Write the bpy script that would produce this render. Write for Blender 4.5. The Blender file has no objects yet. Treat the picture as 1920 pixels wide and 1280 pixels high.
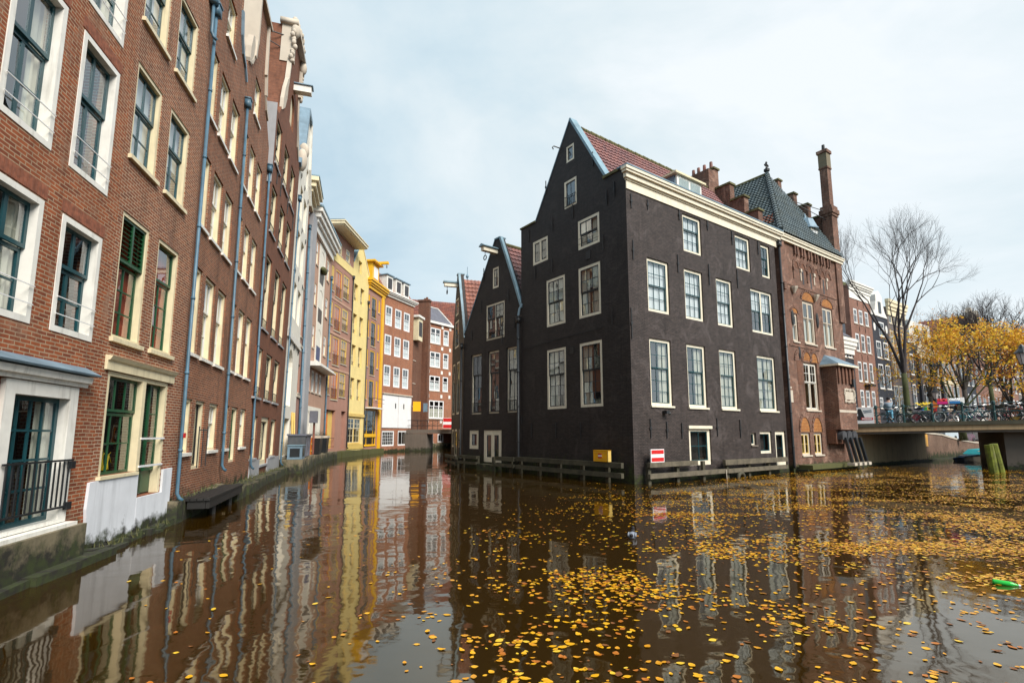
import bpy, bmesh, math, random
from mathutils import Vector, Matrix, noise
from mathutils.geometry import delaunay_2d_cdt
RND = random.Random(11)
SC = bpy.context.scene
COL = SC.collection
PI = math.pi

# ------------------------------------------------------------------ mesh builder
class MB:
    def __init__(s): s.v = []; s.f = []; s.m = []
    def add(s, vs, fs, mi=0):
        b = len(s.v); s.v += [tuple(p) for p in vs]
        for q in fs: s.f.append([b+i for i in q]); s.m.append(mi)
        return s
    def box(s, x0, x1, y0, y1, z0, z1, mi=0):
        vs = [(x0,y0,z0),(x1,y0,z0),(x1,y1,z0),(x0,y1,z0),(x0,y0,z1),(x1,y0,z1),(x1,y1,z1),(x0,y1,z1)]
        return s.add(vs, [(0,3,2,1),(4,5,6,7),(0,1,5,4),(1,2,6,5),(2,3,7,6),(3,0,4,7)], mi)
    def quad(s, a, b, c, d, mi=0): return s.add([a,b,c,d], [(0,1,2,3)], mi)
    def prism(s, poly, y0, y1, mi=0):           # poly in (x,z), extruded along y
        n = len(poly)
        vs = [(x,y0,z) for x,z in poly] + [(x,y1,z) for x,z in poly]
        fs = [tuple(range(n)), tuple(range(2*n-1, n-1, -1))]
        fs += [(i, n+i, n+(i+1)%n, (i+1)%n) for i in range(n)]
        return s.add(vs, fs, mi)
    def slab(s, poly, z0, z1, mi=0):            # poly in (x,y), extruded along z
        n = len(poly)
        vs = [(x,y,z0) for x,y in poly] + [(x,y,z1) for x,y in poly]
        fs = [tuple(range(n-1,-1,-1)), tuple(range(n, 2*n))]
        fs += [(i, (i+1)%n, n+(i+1)%n, n+i) for i in range(n)]
        return s.add(vs, fs, mi)
    def extr(s, prof, x0, x1, mi=0):            # profile in (y,z), extruded along x
        n = len(prof)
        vs = [(x0,y,z) for y,z in prof] + [(x1,y,z) for y,z in prof]
        fs = [tuple(range(n)), tuple(range(2*n-1, n-1, -1))]
        fs += [(i, n+i, n+(i+1)%n, (i+1)%n) for i in range(n)]
        return s.add(vs, fs, mi)
    def tube(s, pts, r, n=6, mi=0, caps=True):
        pts = [Vector(p) for p in pts]; k = len(pts)
        rs = r if isinstance(r, (list, tuple)) else [r]*k
        t0 = (pts[1]-pts[0]).normalized()
        up = Vector((0,0,1)) if abs(t0.z) < .9 else Vector((1,0,0))
        side = t0.cross(up).normalized(); vs = []
        for i in range(k):
            t = (pts[min(i+1,k-1)]-pts[max(i-1,0)])
            if t.length < 1e-9: t = t0
            t.normalize()
            side = (side - t*side.dot(t)); side = side.normalized() if side.length > 1e-6 else t.orthogonal().normalized()
            u = t.cross(side)
            for j in range(n):
                a = 2*PI*j/n; vs.append(pts[i] + (side*math.cos(a)+u*math.sin(a))*rs[i])
        fs = [(i*n+j, i*n+(j+1)%n, (i+1)*n+(j+1)%n, (i+1)*n+j) for i in range(k-1) for j in range(n)]
        if caps: fs += [tuple(range(n-1,-1,-1)), tuple(range((k-1)*n, k*n))]
        return s.add(vs, fs, mi)
    def torus(s, c, R, r, axis='y', n=24, m=6, mi=0):
        vs = []; fs = []
        for i in range(n):
            a = 2*PI*i/n
            for j in range(m):
                b = 2*PI*j/m; q = R + r*math.cos(b); h = r*math.sin(b)
                p = (q*math.cos(a), h, q*math.sin(a)) if axis == 'y' else (q*math.cos(a), q*math.sin(a), h)
                vs.append((c[0]+p[0], c[1]+p[1], c[2]+p[2]))
        fs = [(i*m+j, ((i+1)%n)*m+j, ((i+1)%n)*m+(j+1)%m, i*m+(j+1)%m) for i in range(n) for j in range(m)]
        return s.add(vs, fs, mi)
    def ball(s, c, rx, ry=None, rz=None, n=10, m=7, mi=0):
        ry = ry or rx; rz = rz or rx; vs = []; fs = []
        for i in range(m+1):
            th = PI*i/m
            for j in range(n):
                a = 2*PI*j/n
                vs.append((c[0]+rx*math.sin(th)*math.cos(a), c[1]+ry*math.sin(th)*math.sin(a), c[2]+rz*math.cos(th)))
        for i in range(m):
            for j in range(n):
                fs.append((i*n+j, (i+1)*n+j, (i+1)*n+(j+1)%n, i*n+(j+1)%n))
        return s.add(vs, fs, mi)
    def lathe(s, prof, c=(0,0,0), n=12, mi=0):  # prof (r,z)
        vs = []; k = len(prof)
        for r, z in prof:
            for j in range(n):
                a = 2*PI*j/n; vs.append((c[0]+r*math.cos(a), c[1]+r*math.sin(a), c[2]+z))
        fs = [(i*n+j, i*n+(j+1)%n, (i+1)*n+(j+1)%n, (i+1)*n+j) for i in range(k-1) for j in range(n)]
        fs += [tuple(range(n-1,-1,-1)), tuple(range((k-1)*n, k*n))]
        return s.add(vs, fs, mi)
    def xf(s, M):
        s.v = [tuple(M @ Vector(p)) for p in s.v]; return s
    def mesh(s, name, mats, smooth=False):
        me = bpy.data.meshes.new(name); me.from_pydata(s.v, [], s.f)
        for m in (mats if isinstance(mats, (list, tuple)) else [mats]): me.materials.append(m)
        if len(me.materials) > 1: me.polygons.foreach_set('material_index', s.m)
        if smooth: me.polygons.foreach_set('use_smooth', [True]*len(me.polygons))
        me.update(); return me

def obj(name, mb, mat, parent=None, F=None, smooth=False, fix=True):
    me = mb.mesh(name, mat, smooth) if isinstance(mb, MB) else mb
    if fix and isinstance(mb, MB):
        bm = bmesh.new(); bm.from_mesh(me); bmesh.ops.recalc_face_normals(bm, faces=bm.faces); bm.to_mesh(me); bm.free()
    o = bpy.data.objects.new(name, me); COL.objects.link(o)
    if parent is not None: o.parent = parent
    if F is not None: o.matrix_basis = F
    return o
def tag(o, label, cat, group=None, kind=None):
    if label: o['label'] = label
    if cat: o['category'] = cat
    if group: o['group'] = group
    if kind: o['kind'] = kind
    return o
def thing(name, label, cat, M=None, group=None):
    o = bpy.data.objects.new(name, None); COL.objects.link(o); o.empty_display_size = .3
    if M is not None: o.matrix_basis = M if isinstance(M, Matrix) else Matrix.Translation(Vector(M))
    return tag(o, label, cat, group)
def single(name, mb, mat, label, cat, F=None, group=None, smooth=False):
    return tag(obj(name, mb, mat, None, F, smooth), label, cat, group)
def frm(A, B, z=0, lean=0):
    d = Vector((B[0]-A[0], B[1]-A[1], 0)).normalized(); n = Vector((-d.y, d.x, 0)); up = Vector((0,0,1))
    M = Matrix((( d.x, n.x, up.x, A[0]), (d.y, n.y, up.y, A[1]), (d.z, n.z, up.z, z), (0,0,0,1)))
    return M @ Matrix.Rotation(lean, 4, 'X') if lean else M
def dist(A, B): return math.hypot(B[0]-A[0], B[1]-A[1])

# ------------------------------------------------------------------ materials
class NT:
    def __init__(s, name):
        s.m = bpy.data.materials.new(name); s.m.use_nodes = True; s.t = s.m.node_tree
        s.b = s.t.nodes['Principled BSDF']; s.out = s.t.nodes['Material Output']
        s.co = s.n('ShaderNodeTexCoord').outputs['Object']
    def n(s, t, **kw):
        x = s.t.nodes.new(t)
        for k, v in kw.items(): setattr(x, k, v)
        return x
    def l(s, a, b): s.t.links.new(a, b)
    def set(s, sock, v):
        if isinstance(v, bpy.types.NodeSocket): s.l(v, sock)
        elif isinstance(v, (tuple, list)) and len(v) == 3 and sock.type == 'RGBA': sock.default_value = (*v, 1)
        else: sock.default_value = v
    def noise(s, scale, detail=4, rough=.6, vec=None, dist=0):
        x = s.n('ShaderNodeTexNoise'); x.inputs['Scale'].default_value = scale; x.inputs['Detail'].default_value = detail
        x.inputs['Roughness'].default_value = rough; x.inputs['Distortion'].default_value = dist
        s.l(vec or s.co, x.inputs['Vector']); return x.outputs['Fac']
    def mix(s, f, a, b, mode='MIX'):
        x = s.n('ShaderNodeMix', data_type='RGBA', blend_type=mode)
        s.set(x.inputs[0], f); s.set(x.inputs[6], a); s.set(x.inputs[7], b); return x.outputs[2]
    def math(s, op, a, b=0, clamp=False):
        x = s.n('ShaderNodeMath', operation=op, use_clamp=clamp); s.set(x.inputs[0], a); s.set(x.inputs[1], b); return x.outputs[0]
    def mapr(s, v, a, b, c=0, d=1):
        x = s.n('ShaderNodeMapRange'); s.set(x.inputs[0], v)
        for i, q in enumerate((a, b, c, d)): x.inputs[i+1].default_value = q
        return x.outputs[0]
    def xyz(s):
        x = s.n('ShaderNodeSeparateXYZ'); s.l(s.co, x.inputs[0]); return x.outputs
    def bump(s, h, strength=.3, dist=.02):
        x = s.n('ShaderNodeBump'); x.inputs['Strength'].default_value = strength; x.inputs['Distance'].default_value = dist
        s.l(h, x.inputs['Height']); s.l(x.outputs[0], s.b.inputs['Normal'])
    def moss(s, c, z0, col=(.035,.045,.012), dark=(.02,.018,.012)):
        z = s.xyz()[2]; n = s.noise(2.2, 6, .7)
        f = s.math('SUBTRACT', s.mapr(z, 0, z0, 1.05, 0), s.mapr(n, .3, .7, 0, .75), True)
        f2 = s.mapr(f, 0, .35); g = s.mix(s.mapr(s.noise(5, 4), .4, .6), col, dark)
        return s.mix(f2, c, g)

def paint(name, c, rough=.5, var=.12, scale=3, bump=.0, metal=0, spec=.5, streak=0):
    t = NT(name); f = t.noise(scale, 5)
    col = t.mix(t.mapr(f, .3, .7), [k*(1-var) for k in c], [min(1, k*(1+var)) for k in c])
    if streak:
        mp = t.n('ShaderNodeMapping'); mp.inputs['Scale'].default_value = (6, 6, .5); t.l(t.co, mp.inputs[0])
        g = t.noise(1.6, 5, .65, mp.outputs[0]); col = t.mix(t.mapr(g, .52, .8, 0, streak), col, (.16,.13,.09))
    t.l(col, t.b.inputs['Base Color']); t.b.inputs['Roughness'].default_value = rough
    t.b.inputs['Metallic'].default_value = metal; t.b.inputs['Specular IOR Level'].default_value = spec
    if bump: t.bump(t.noise(scale*12, 4), bump, .01)
    return t.m
def brick(name, c1, c2, mortar, rough=.85, moss=0, stain=.25, bw=.215, bh=.064, ms=.009, bump=.35, patch=None, mott=.8):
    t = NT(name); o = t.xyz()
    cx = t.n('ShaderNodeCombineXYZ'); wob = t.math('MULTIPLY', t.math('SUBTRACT', t.noise(.9, 3), .5), .05); t.l(t.math('ADD', t.math('ADD', o[0], o[1]), wob), cx.inputs[0]); t.l(t.math('ADD', o[2], wob), cx.inputs[1])
    b = t.n('ShaderNodeTexBrick'); t.l(cx.outputs[0], b.inputs['Vector'])
    for k, v in (('Scale',1),('Mortar Size',ms),('Mortar Smooth',.15),('Bias',-.1),('Brick Width',bw),('Row Height',bh)): b.inputs[k].default_value = v
    for k, v in (('Color1',c1),('Color2',c2),('Mortar',mortar)): b.inputs[k].default_value = (*v, 1)
    n1 = t.noise(.55, 6, .65, dist=.4); n2 = t.noise(7, 5, .7)
    col = t.mix(t.mapr(n1, .35, .72, 0, 1), b.outputs['Color'], t.mix(1.0, b.outputs['Color'], (1-stain, 1-stain*1.05, 1-stain*1.1), 'MULTIPLY'))
    col = t.mix(t.mapr(n2, .3, .72, 0, mott), t.mix(1.0, col, (.82,.8,.8), 'MULTIPLY'), t.mix(1.0, col, (1.45,1.38,1.3), 'MULTIPLY'))
    if patch: col = t.mix(t.mapr(t.noise(.8, 7, .7, dist=1.6), .53, .66, 0, .7), col, patch)
    mp = t.n('ShaderNodeMapping'); mp.inputs['Scale'].default_value = (2.5, 2.5, .18); t.l(t.co, mp.inputs[0])
    col = t.mix(t.mapr(t.noise(1.4, 5, .6, mp.outputs[0]), .5, .72, 0, .6), col, t.mix(1.0, col, (.5,.47,.45), 'MULTIPLY'))
    col = t.mix(t.mapr(t.noise(1.15, 5, .75, dist=2), .6, .68, 0, .35), col, t.mix(1.0, col, (1.5,1.42,1.35), 'MULTIPLY'))
    if moss: col = t.moss(col, moss)
    t.l(col, t.b.inputs['Base Color']); t.b.inputs['Roughness'].default_value = rough
    t.b.inputs['Specular IOR Level'].default_value = .3
    t.bump(t.math('ADD', t.math('MULTIPLY', b.outputs['Fac'], -1), t.math('MULTIPLY', n2, .6)), bump, .012)
    return t.m
def plaster(name, c, moss=0, dirt=.35, rough=.8):
    t = NT(name); n = t.noise(1.1, 7, .65)
    col = t.mix(t.mapr(n, .3, .7), [k*.88 for k in c], [min(1,k*1.06) for k in c])
    mp = t.n('ShaderNodeMapping'); mp.inputs['Scale'].default_value = (3, 3, .25); t.l(t.co, mp.inputs[0])
    col = t.mix(t.mapr(t.noise(1.5, 6, .65, mp.outputs[0]), .5, .8, 0, dirt), col, [k*.45+.01 for k in c])
    if moss: col = t.moss(col, moss)
    t.l(col, t.b.inputs['Base Color']); t.b.inputs['Roughness'].default_value = rough
    t.bump(t.noise(30, 4), .12, .01); return t.m
def tilemat(name, a, b, c, rough=.55):
    t = NT(name); v = t.n('ShaderNodeTexVoronoi'); v.inputs['Scale'].default_value = 4.2; t.l(t.co, v.inputs['Vector'])
    sp = t.n('ShaderNodeSeparateColor'); t.l(v.outputs['Color'], sp.inputs[0])
    col = t.mix(sp.outputs[0], a, b); col = t.mix(t.mapr(t.noise(1.3, 6, .7), .45, .7, 0, .8), col, c)
    t.l(col, t.b.inputs['Base Color']); t.b.inputs['Roughness'].default_value = rough; t.bump(t.noise(40, 3), .15, .006); return t.m
def flat(name, c, rough=.5, metal=0, spec=.5, emis=None):
    t = NT(name); f = t.noise(7, 3)
    t.l(t.mix(t.mapr(f, .3, .7), [k*.93 for k in c], [min(1,k*1.05) for k in c]), t.b.inputs['Base Color'])
    t.b.inputs['Roughness'].default_value = rough; t.b.inputs['Metallic'].default_value = metal; t.b.inputs['Specular IOR Level'].default_value = spec
    return t.m
def glassmat(name, ior=1.75, tint=(.82,.86,.86), rough=.0):
    t = NT(name); g = t.n('ShaderNodeBsdfGlossy'); g.inputs['Roughness'].default_value = rough
    g.inputs['Color'].default_value = (.95,.98,1,1)
    tr = t.n('ShaderNodeBsdfTransparent'); tr.inputs['Color'].default_value = (*tint,1)
    fr = t.n('ShaderNodeFresnel'); fr.inputs['IOR'].default_value = ior
    n = t.noise(1.6, 2, .5); bp = t.n('ShaderNodeBump'); bp.inputs['Strength'].default_value = .12; bp.inputs['Distance'].default_value = .02
    t.l(n, bp.inputs['Height']); t.l(bp.outputs[0], g.inputs['Normal'])
    ge = t.n('ShaderNodeNewGeometry'); mf = t.n('ShaderNodeMix'); mf.data_type = 'FLOAT'; t.l(ge.outputs['Backfacing'], mf.inputs[0]); t.l(fr.outputs[0], mf.inputs[2]); mf.inputs[3].default_value = .1
    mx = t.n('ShaderNodeMixShader'); t.l(mf.outputs[0], mx.inputs[0]); t.l(tr.outputs[0], mx.inputs[1]); t.l(g.outputs[0], mx.inputs[2])
    t.l(mx.outputs[0], t.out.inputs['Surface']); return t.m

M = {}
def build_mats():
    M['brick_red'] = brick('brick_red', (.34,.094,.034), (.18,.05,.025), (.40,.30,.20), moss=.9, patch=(.30,.17,.11))
    M['brick_brown'] = brick('brick_brown', (.30,.097,.042), (.16,.054,.03), (.46,.36,.26), moss=1.0, patch=(.2,.11,.08))
    M['brick_plum'] = brick('brick_plum', (.29,.095,.042), (.155,.052,.03), (.36,.27,.19), moss=1.0, stain=.35)
    M['brick_dark'] = brick('brick_dark', (.23,.088,.047), (.17,.068,.04), (.16,.095,.065), moss=.4, ms=.007, bump=.25)
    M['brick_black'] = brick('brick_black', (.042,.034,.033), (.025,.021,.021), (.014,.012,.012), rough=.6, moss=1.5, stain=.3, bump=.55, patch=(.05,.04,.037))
    M['brick_black_pale'] = brick('brick_black_pale', (.080,.063,.058), (.046,.037,.035), (.019,.016,.016), rough=.62, moss=.7, stain=.35, bump=.6, patch=(.105,.085,.08))
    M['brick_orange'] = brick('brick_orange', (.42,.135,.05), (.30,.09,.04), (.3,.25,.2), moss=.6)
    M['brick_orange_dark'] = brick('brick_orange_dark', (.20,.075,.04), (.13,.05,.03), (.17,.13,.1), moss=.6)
    M['brick_lock'] = brick('brick_lock', (.215,.088,.056), (.105,.047,.037), (.25,.19,.15), moss=.7, stain=.5, patch=(.42,.26,.19), bh=.075, ms=.012)
    M['brick_pale'] = brick('brick_pale', (.34,.2,.15), (.26,.15,.115), (.33,.27,.22), moss=.5)
    M['brick_far'] = brick('brick_far', (.27,.115,.08), (.2,.085,.06), (.28,.22,.18))
    M['brick_fargrey'] = brick('brick_fargrey', (.16,.135,.13), (.12,.1,.1), (.2,.18,.17))
    M['slate_blue'] = brick('slate_blue', (.042,.046,.062), (.034,.037,.05), (.03,.032,.04), rough=.6)
    M['quay_brick'] = brick('quay_brick', (.24,.14,.095), (.17,.1,.07), (.2,.16,.13), moss=1.0, stain=.45)
    M['mauve'] = plaster('mauve_plaster', (.39,.205,.15), dirt=.3); M['pink'] = plaster('pink_plaster', (.50,.30,.21), dirt=.25)
    M['white_pl'] = plaster('white_plaster', (.84,.79,.68), dirt=.15); M['white_low'] = plaster('white_low_plaster', (.72,.73,.76), moss=.55, dirt=.6)
    M['cream_pl'] = plaster('cream_plaster', (.86,.68,.28), dirt=.15); M['yellow'] = plaster('yellow_paint', (.84,.46,.012), dirt=.2, rough=.5)
    M['ochre'] = plaster('ochre_paint', (.72,.5,.14), dirt=.2, rough=.5)
    M['grey_pl'] = plaster('grey_plaster', (.36,.36,.37), moss=.25, dirt=.35); M['stone'] = plaster('sandstone', (.58,.5,.4), dirt=.55)
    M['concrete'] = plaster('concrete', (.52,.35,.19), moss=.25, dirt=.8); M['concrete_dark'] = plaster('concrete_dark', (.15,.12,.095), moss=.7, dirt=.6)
    M['mossy'] = plaster('mossy_stone', (.19,.155,.095), moss=1.0, dirt=.8); M['moss'] = plaster('moss', (.085,.085,.025), dirt=.8)
    M['white'] = paint('white_paint', (.82,.79,.72), .45, .1, streak=.45); M['cream'] = paint('cream_paint', (.77,.66,.43), .45, .1, streak=.45)
    M['ivory'] = paint('ivory_paint', (.80,.72,.56), .45, .08, streak=.35); M['whitec'] = paint('clean_white', (.8,.79,.78), .4, .05)
    M['teal'] = paint('teal_paint', (.008,.058,.07), .3, .2); M['green'] = paint('green_paint', (.014,.075,.03), .3, .2)
    M['black'] = paint('black_paint', (.018,.02,.022), .35, .2); M['navy'] = paint('dark_sash', (.02,.026,.035), .3, .2)
    M['pipe'] = paint('blue_pipe', (.065,.14,.20), .45, .3, 2.5, spec=.5, streak=.5); M['pipe_black'] = paint('black_pipe', (.02,.022,.025), .4, .2)
    M['lead'] = paint('lead', (.17,.25,.31), .5, .25, 2, metal=.2); M['leadblue'] = paint('lead_blue', (.19,.30,.36), .45, .25, 2)
    M['iron'] = paint('wrought_iron', (.015,.015,.016), .5, .2); M['wood_grey'] = paint('weathered_wood', (.12,.10,.068), .85, .45, 2.2, bump=.4, streak=.8)
    M['wood_dark'] = paint('wet_wood', (.07,.062,.038), .8, .4, 2, bump=.4); M['wood_black'] = paint('black_wood', (.012,.011,.01), .6, .3)
    M['orange_door'] = paint('orange_door', (.66,.17,.015), .4, .2); M['orange_glass'] = paint('amber_blind', (.55,.27,.08), .6, .3)
    M['blue_door'] = paint('blue_door', (.03,.06,.16), .4, .2); M['curtain'] = paint('curtain', (.66,.62,.5), .9, .08, 2)
    M['blind'] = paint('pale_blind', (.86,.86,.85), .85, .05); M['warm'] = paint('warm_interior', (.42,.075,.03), .8, .4, 1.0); M['yellow_in'] = paint('yellow_board', (.85,.55,.03), .6, .1)
    M['interior'] = paint('interior_wall', (.07,.055,.045), .9, .5, .7); M['interior_far'] = paint('interior_far', (.05,.05,.055), .8, .3)
    M['tile_pink'] = tilemat('red_pantiles', (.30,.125,.105), (.19,.085,.085), (.1,.06,.065)); M['tile_orange'] = tilemat('orange_pantiles', (.36,.14,.09), (.26,.1,.07), (.14,.07,.06))
    M['tile_teal'] = tilemat('glazed_dark_tiles', (.11,.145,.155), (.065,.09,.10), (.09,.10,.08), .28); M['tile_new'] = tilemat('new_orange_tiles', (.55,.17,.07), (.45,.12,.06), (.4,.12,.06))
    M['tile_brown'] = tilemat('red_brown_tiles', (.28,.09,.05), (.19,.06,.045), (.1,.05,.04)); M['slate'] = tilemat('grey_slate', (.14,.14,.17), (.11,.11,.135), (.1,.1,.11))
    M['ridge_moss'] = paint('mossy_ridge', (.12,.11,.045), .9, .5, 3)
    M['arch_orange'] = brick('orange_tympanum', (.38,.12,.028), (.24,.065,.022), (.42,.26,.10), bw=.12, bh=.09, ms=.012)
    M['red'] = flat('signal_red', (.62,.015,.015), .35); M['signwhite'] = flat('sign_white', (.85,.84,.83), .35); M['signyellow'] = flat('sign_yellow', (.95,.44,.003), .4)
    M['bright_yellow'] = flat('bright_yellow', (.85,.6,.02), .4)
    M['rail'] = paint('bridge_green_paint', (.012,.05,.05), .35, .2); M['asphalt'] = paint('asphalt', (.055,.053,.05), .9, .2, 3, bump=.3)
    M['paving'] = brick('street_paving', (.13,.085,.07), (.1,.07,.06), (.08,.07,.06), bw=.2, bh=.1)
    M['soil'] = paint('ground', (.09,.075,.055), .95, .3, .5)
    M['bark'] = paint('bark', (.045,.036,.028), .9, .4, 3, bump=.5); M['bark_moss'] = paint('mossy_bark', (.055,.06,.018), .9, .45, 2, bump=.5); M['twig'] = paint('twig', (.035,.026,.025), .9, .2)
    M['skin'] = flat('skin', (.5,.3,.22), .6); M['jacket'] = flat('grey_blue_jacket', (.3,.38,.45), .8); M['jeans'] = flat('light_jeans', (.16,.42,.58), .8); M['hair'] = flat('dark_hat', (.012,.01,.012), .8); M['shoe'] = flat('shoe', (.05,.03,.03), .6)
    M['rubber'] = flat('rubber', (.02,.02,.02), .7); M['tyre_white'] = flat('cream_tyre', (.6,.58,.54), .6); M['chrome'] = flat('chrome', (.5,.5,.5), .25, .9)
    M['glass'] = glassmat('window_glass', 2.8); M['glass_soft'] = glassmat('far_window_glass', 2.1); M['bin_grey'] = paint('bin_grey', (.085,.088,.095), .6, .25, 2, streak=.4); M['soldier'] = paint('soldier_brick', (.25,.085,.045), .85, .4, 11, bump=.3)
build_mats()

# ------------------------------------------------------------------ windows and walls
STY = {
 'H1':  dict(fw=.095, rec=-.012, fd=.20, fm='white', sm='teal', sw=.06, mw=.035, split=.60, up=(2,1), lo=(2,2), thick=2),
 'H1b': dict(fw=.075, rec=.02, fd=.16, fm='cream', sm='teal', sw=.055, mw=.03, split=.60, up=(2,1), lo=(2,2), thick=2, sill='cream'),
 'H2':  dict(fw=.08, rec=.05, fd=.15, fm='cream', sm='white', sw=.055, mw=.032, split=.60, up=(3,1), lo=(2,2), sill='white', curtain='half', cg=.12),
 'H4':  dict(fw=.085, rec=.06, fd=.17, fm='cream', sm='navy', sw=.06, mw=.03, split=.58, up=(3,2), lo=(1,1), sill='grey_pl', curtain='half', rail='iron'),
 'D1R': dict(fw=.13, rec=.075, fd=.09, fm='ivory', sm='teal', sw=.045, mw=.024, split=.5, up=(3,2), lo=(3,2)),
 'D1L': dict(fw=.13, rec=.01, fd=.09, fm='ivory', sm='navy', sw=.045, mw=.024, split=.5, up=(3,2), lo=(3,2)),
 'D2':  dict(fw=.11, rec=.10, fd=.08, fm='ivory', sm='navy', sw=.05, mw=.026, split=.66, up=(2,2), lo=(2,3)),
 'far': dict(fw=.12, rec=.03, fd=.08, fm='whitec', sm='whitec', sw=.06, mw=.035, split=.6, up=(2,1), lo=(2,1), simple=True, sill='stone'),
 'brn': dict(fw=.13, rec=.02, fd=.09, fm='whitec', sm='whitec', sw=.06, mw=.04, split=.6, up=(2,1), lo=(2,2)),
 'cav': dict(fw=.05, rec=.22, fd=.08, fm='ochre', sm='cream', sw=.06, mw=.04, split=None, up=(1,1), lo=(2,2)),
}
def rect_frame(mb, x0, x1, z0, z1, w, y0, y1, wb=None):
    wb = wb or w
    mb.box(x0, x0+w, y0, y1, z0, z1); mb.box(x1-w, x1, y0, y1, z0, z1)
    mb.box(x0+w, x1-w, y0, y1, z1-w, z1); mb.box(x0+w, x1-w, y0, y1, z0, z0+wb)
def sash_grid(ms, mp, x0, x1, z0, z1, s, y, grid, tilt=.006):
    sw, mw = s['sw'], s['mw']
    rect_frame(ms, x0, x1, z0, z1, sw, y-.02, y+.025)
    a0, a1, b0, b1 = x0+sw, x1-sw, z0+sw, z1-sw; c, r = grid
    th = s.get('thick', 1)
    for i in range(1, c):
        x = a0+(a1-a0)*i/c; w = mw*(th if (c == 2) else 1); ms.box(x-w/2, x+w/2, y-.014, y+.018, b0, b1)
    for j in range(1, r):
        z = b0+(b1-b0)*j/r
        for i in range(c):
            xa = a0+(a1-a0)*i/c+(mw*(th if c == 2 else 1)/2 if i else 0); xb = a0+(a1-a0)*(i+1)/c-(mw*(th if c == 2 else 1)/2 if i < c-1 else 0)
            ms.box(xa, xb, y-.012, y+.016, z-mw/2, z+mw/2)
    for i in range(c):
        for j in range(r):
            xa, xb = a0+(a1-a0)*i/c, a0+(a1-a0)*(i+1)/c; za, zb = b0+(b1-b0)*j/r, b0+(b1-b0)*(j+1)/r
            t1, t2 = RND.uniform(-tilt, tilt), RND.uniform(-tilt, tilt)
            mp.quad((xa,y+t1+t2,za),(xb,y-t1+t2,za),(xb,y-t1-t2,zb),(xa,y+t1-t2,zb))
def drape(x0, x1, z0, z1, y, amp=.025, wl=.14):
    mb = MB(); n = max(6, int((x1-x0)/wl*6)); vs = []; ph = RND.uniform(0, 6)
    for i in range(n+1):
        x = x0+(x1-x0)*i/n; a = amp*math.sin(2*PI*(x-x0)/wl+ph)
        vs += [(x, y+a, z0), (x, y+a*.8, z1)]
    return mb.add(vs, [(2*i, 2*i+2, 2*i+3, 2*i+1) for i in range(n)])
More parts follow.
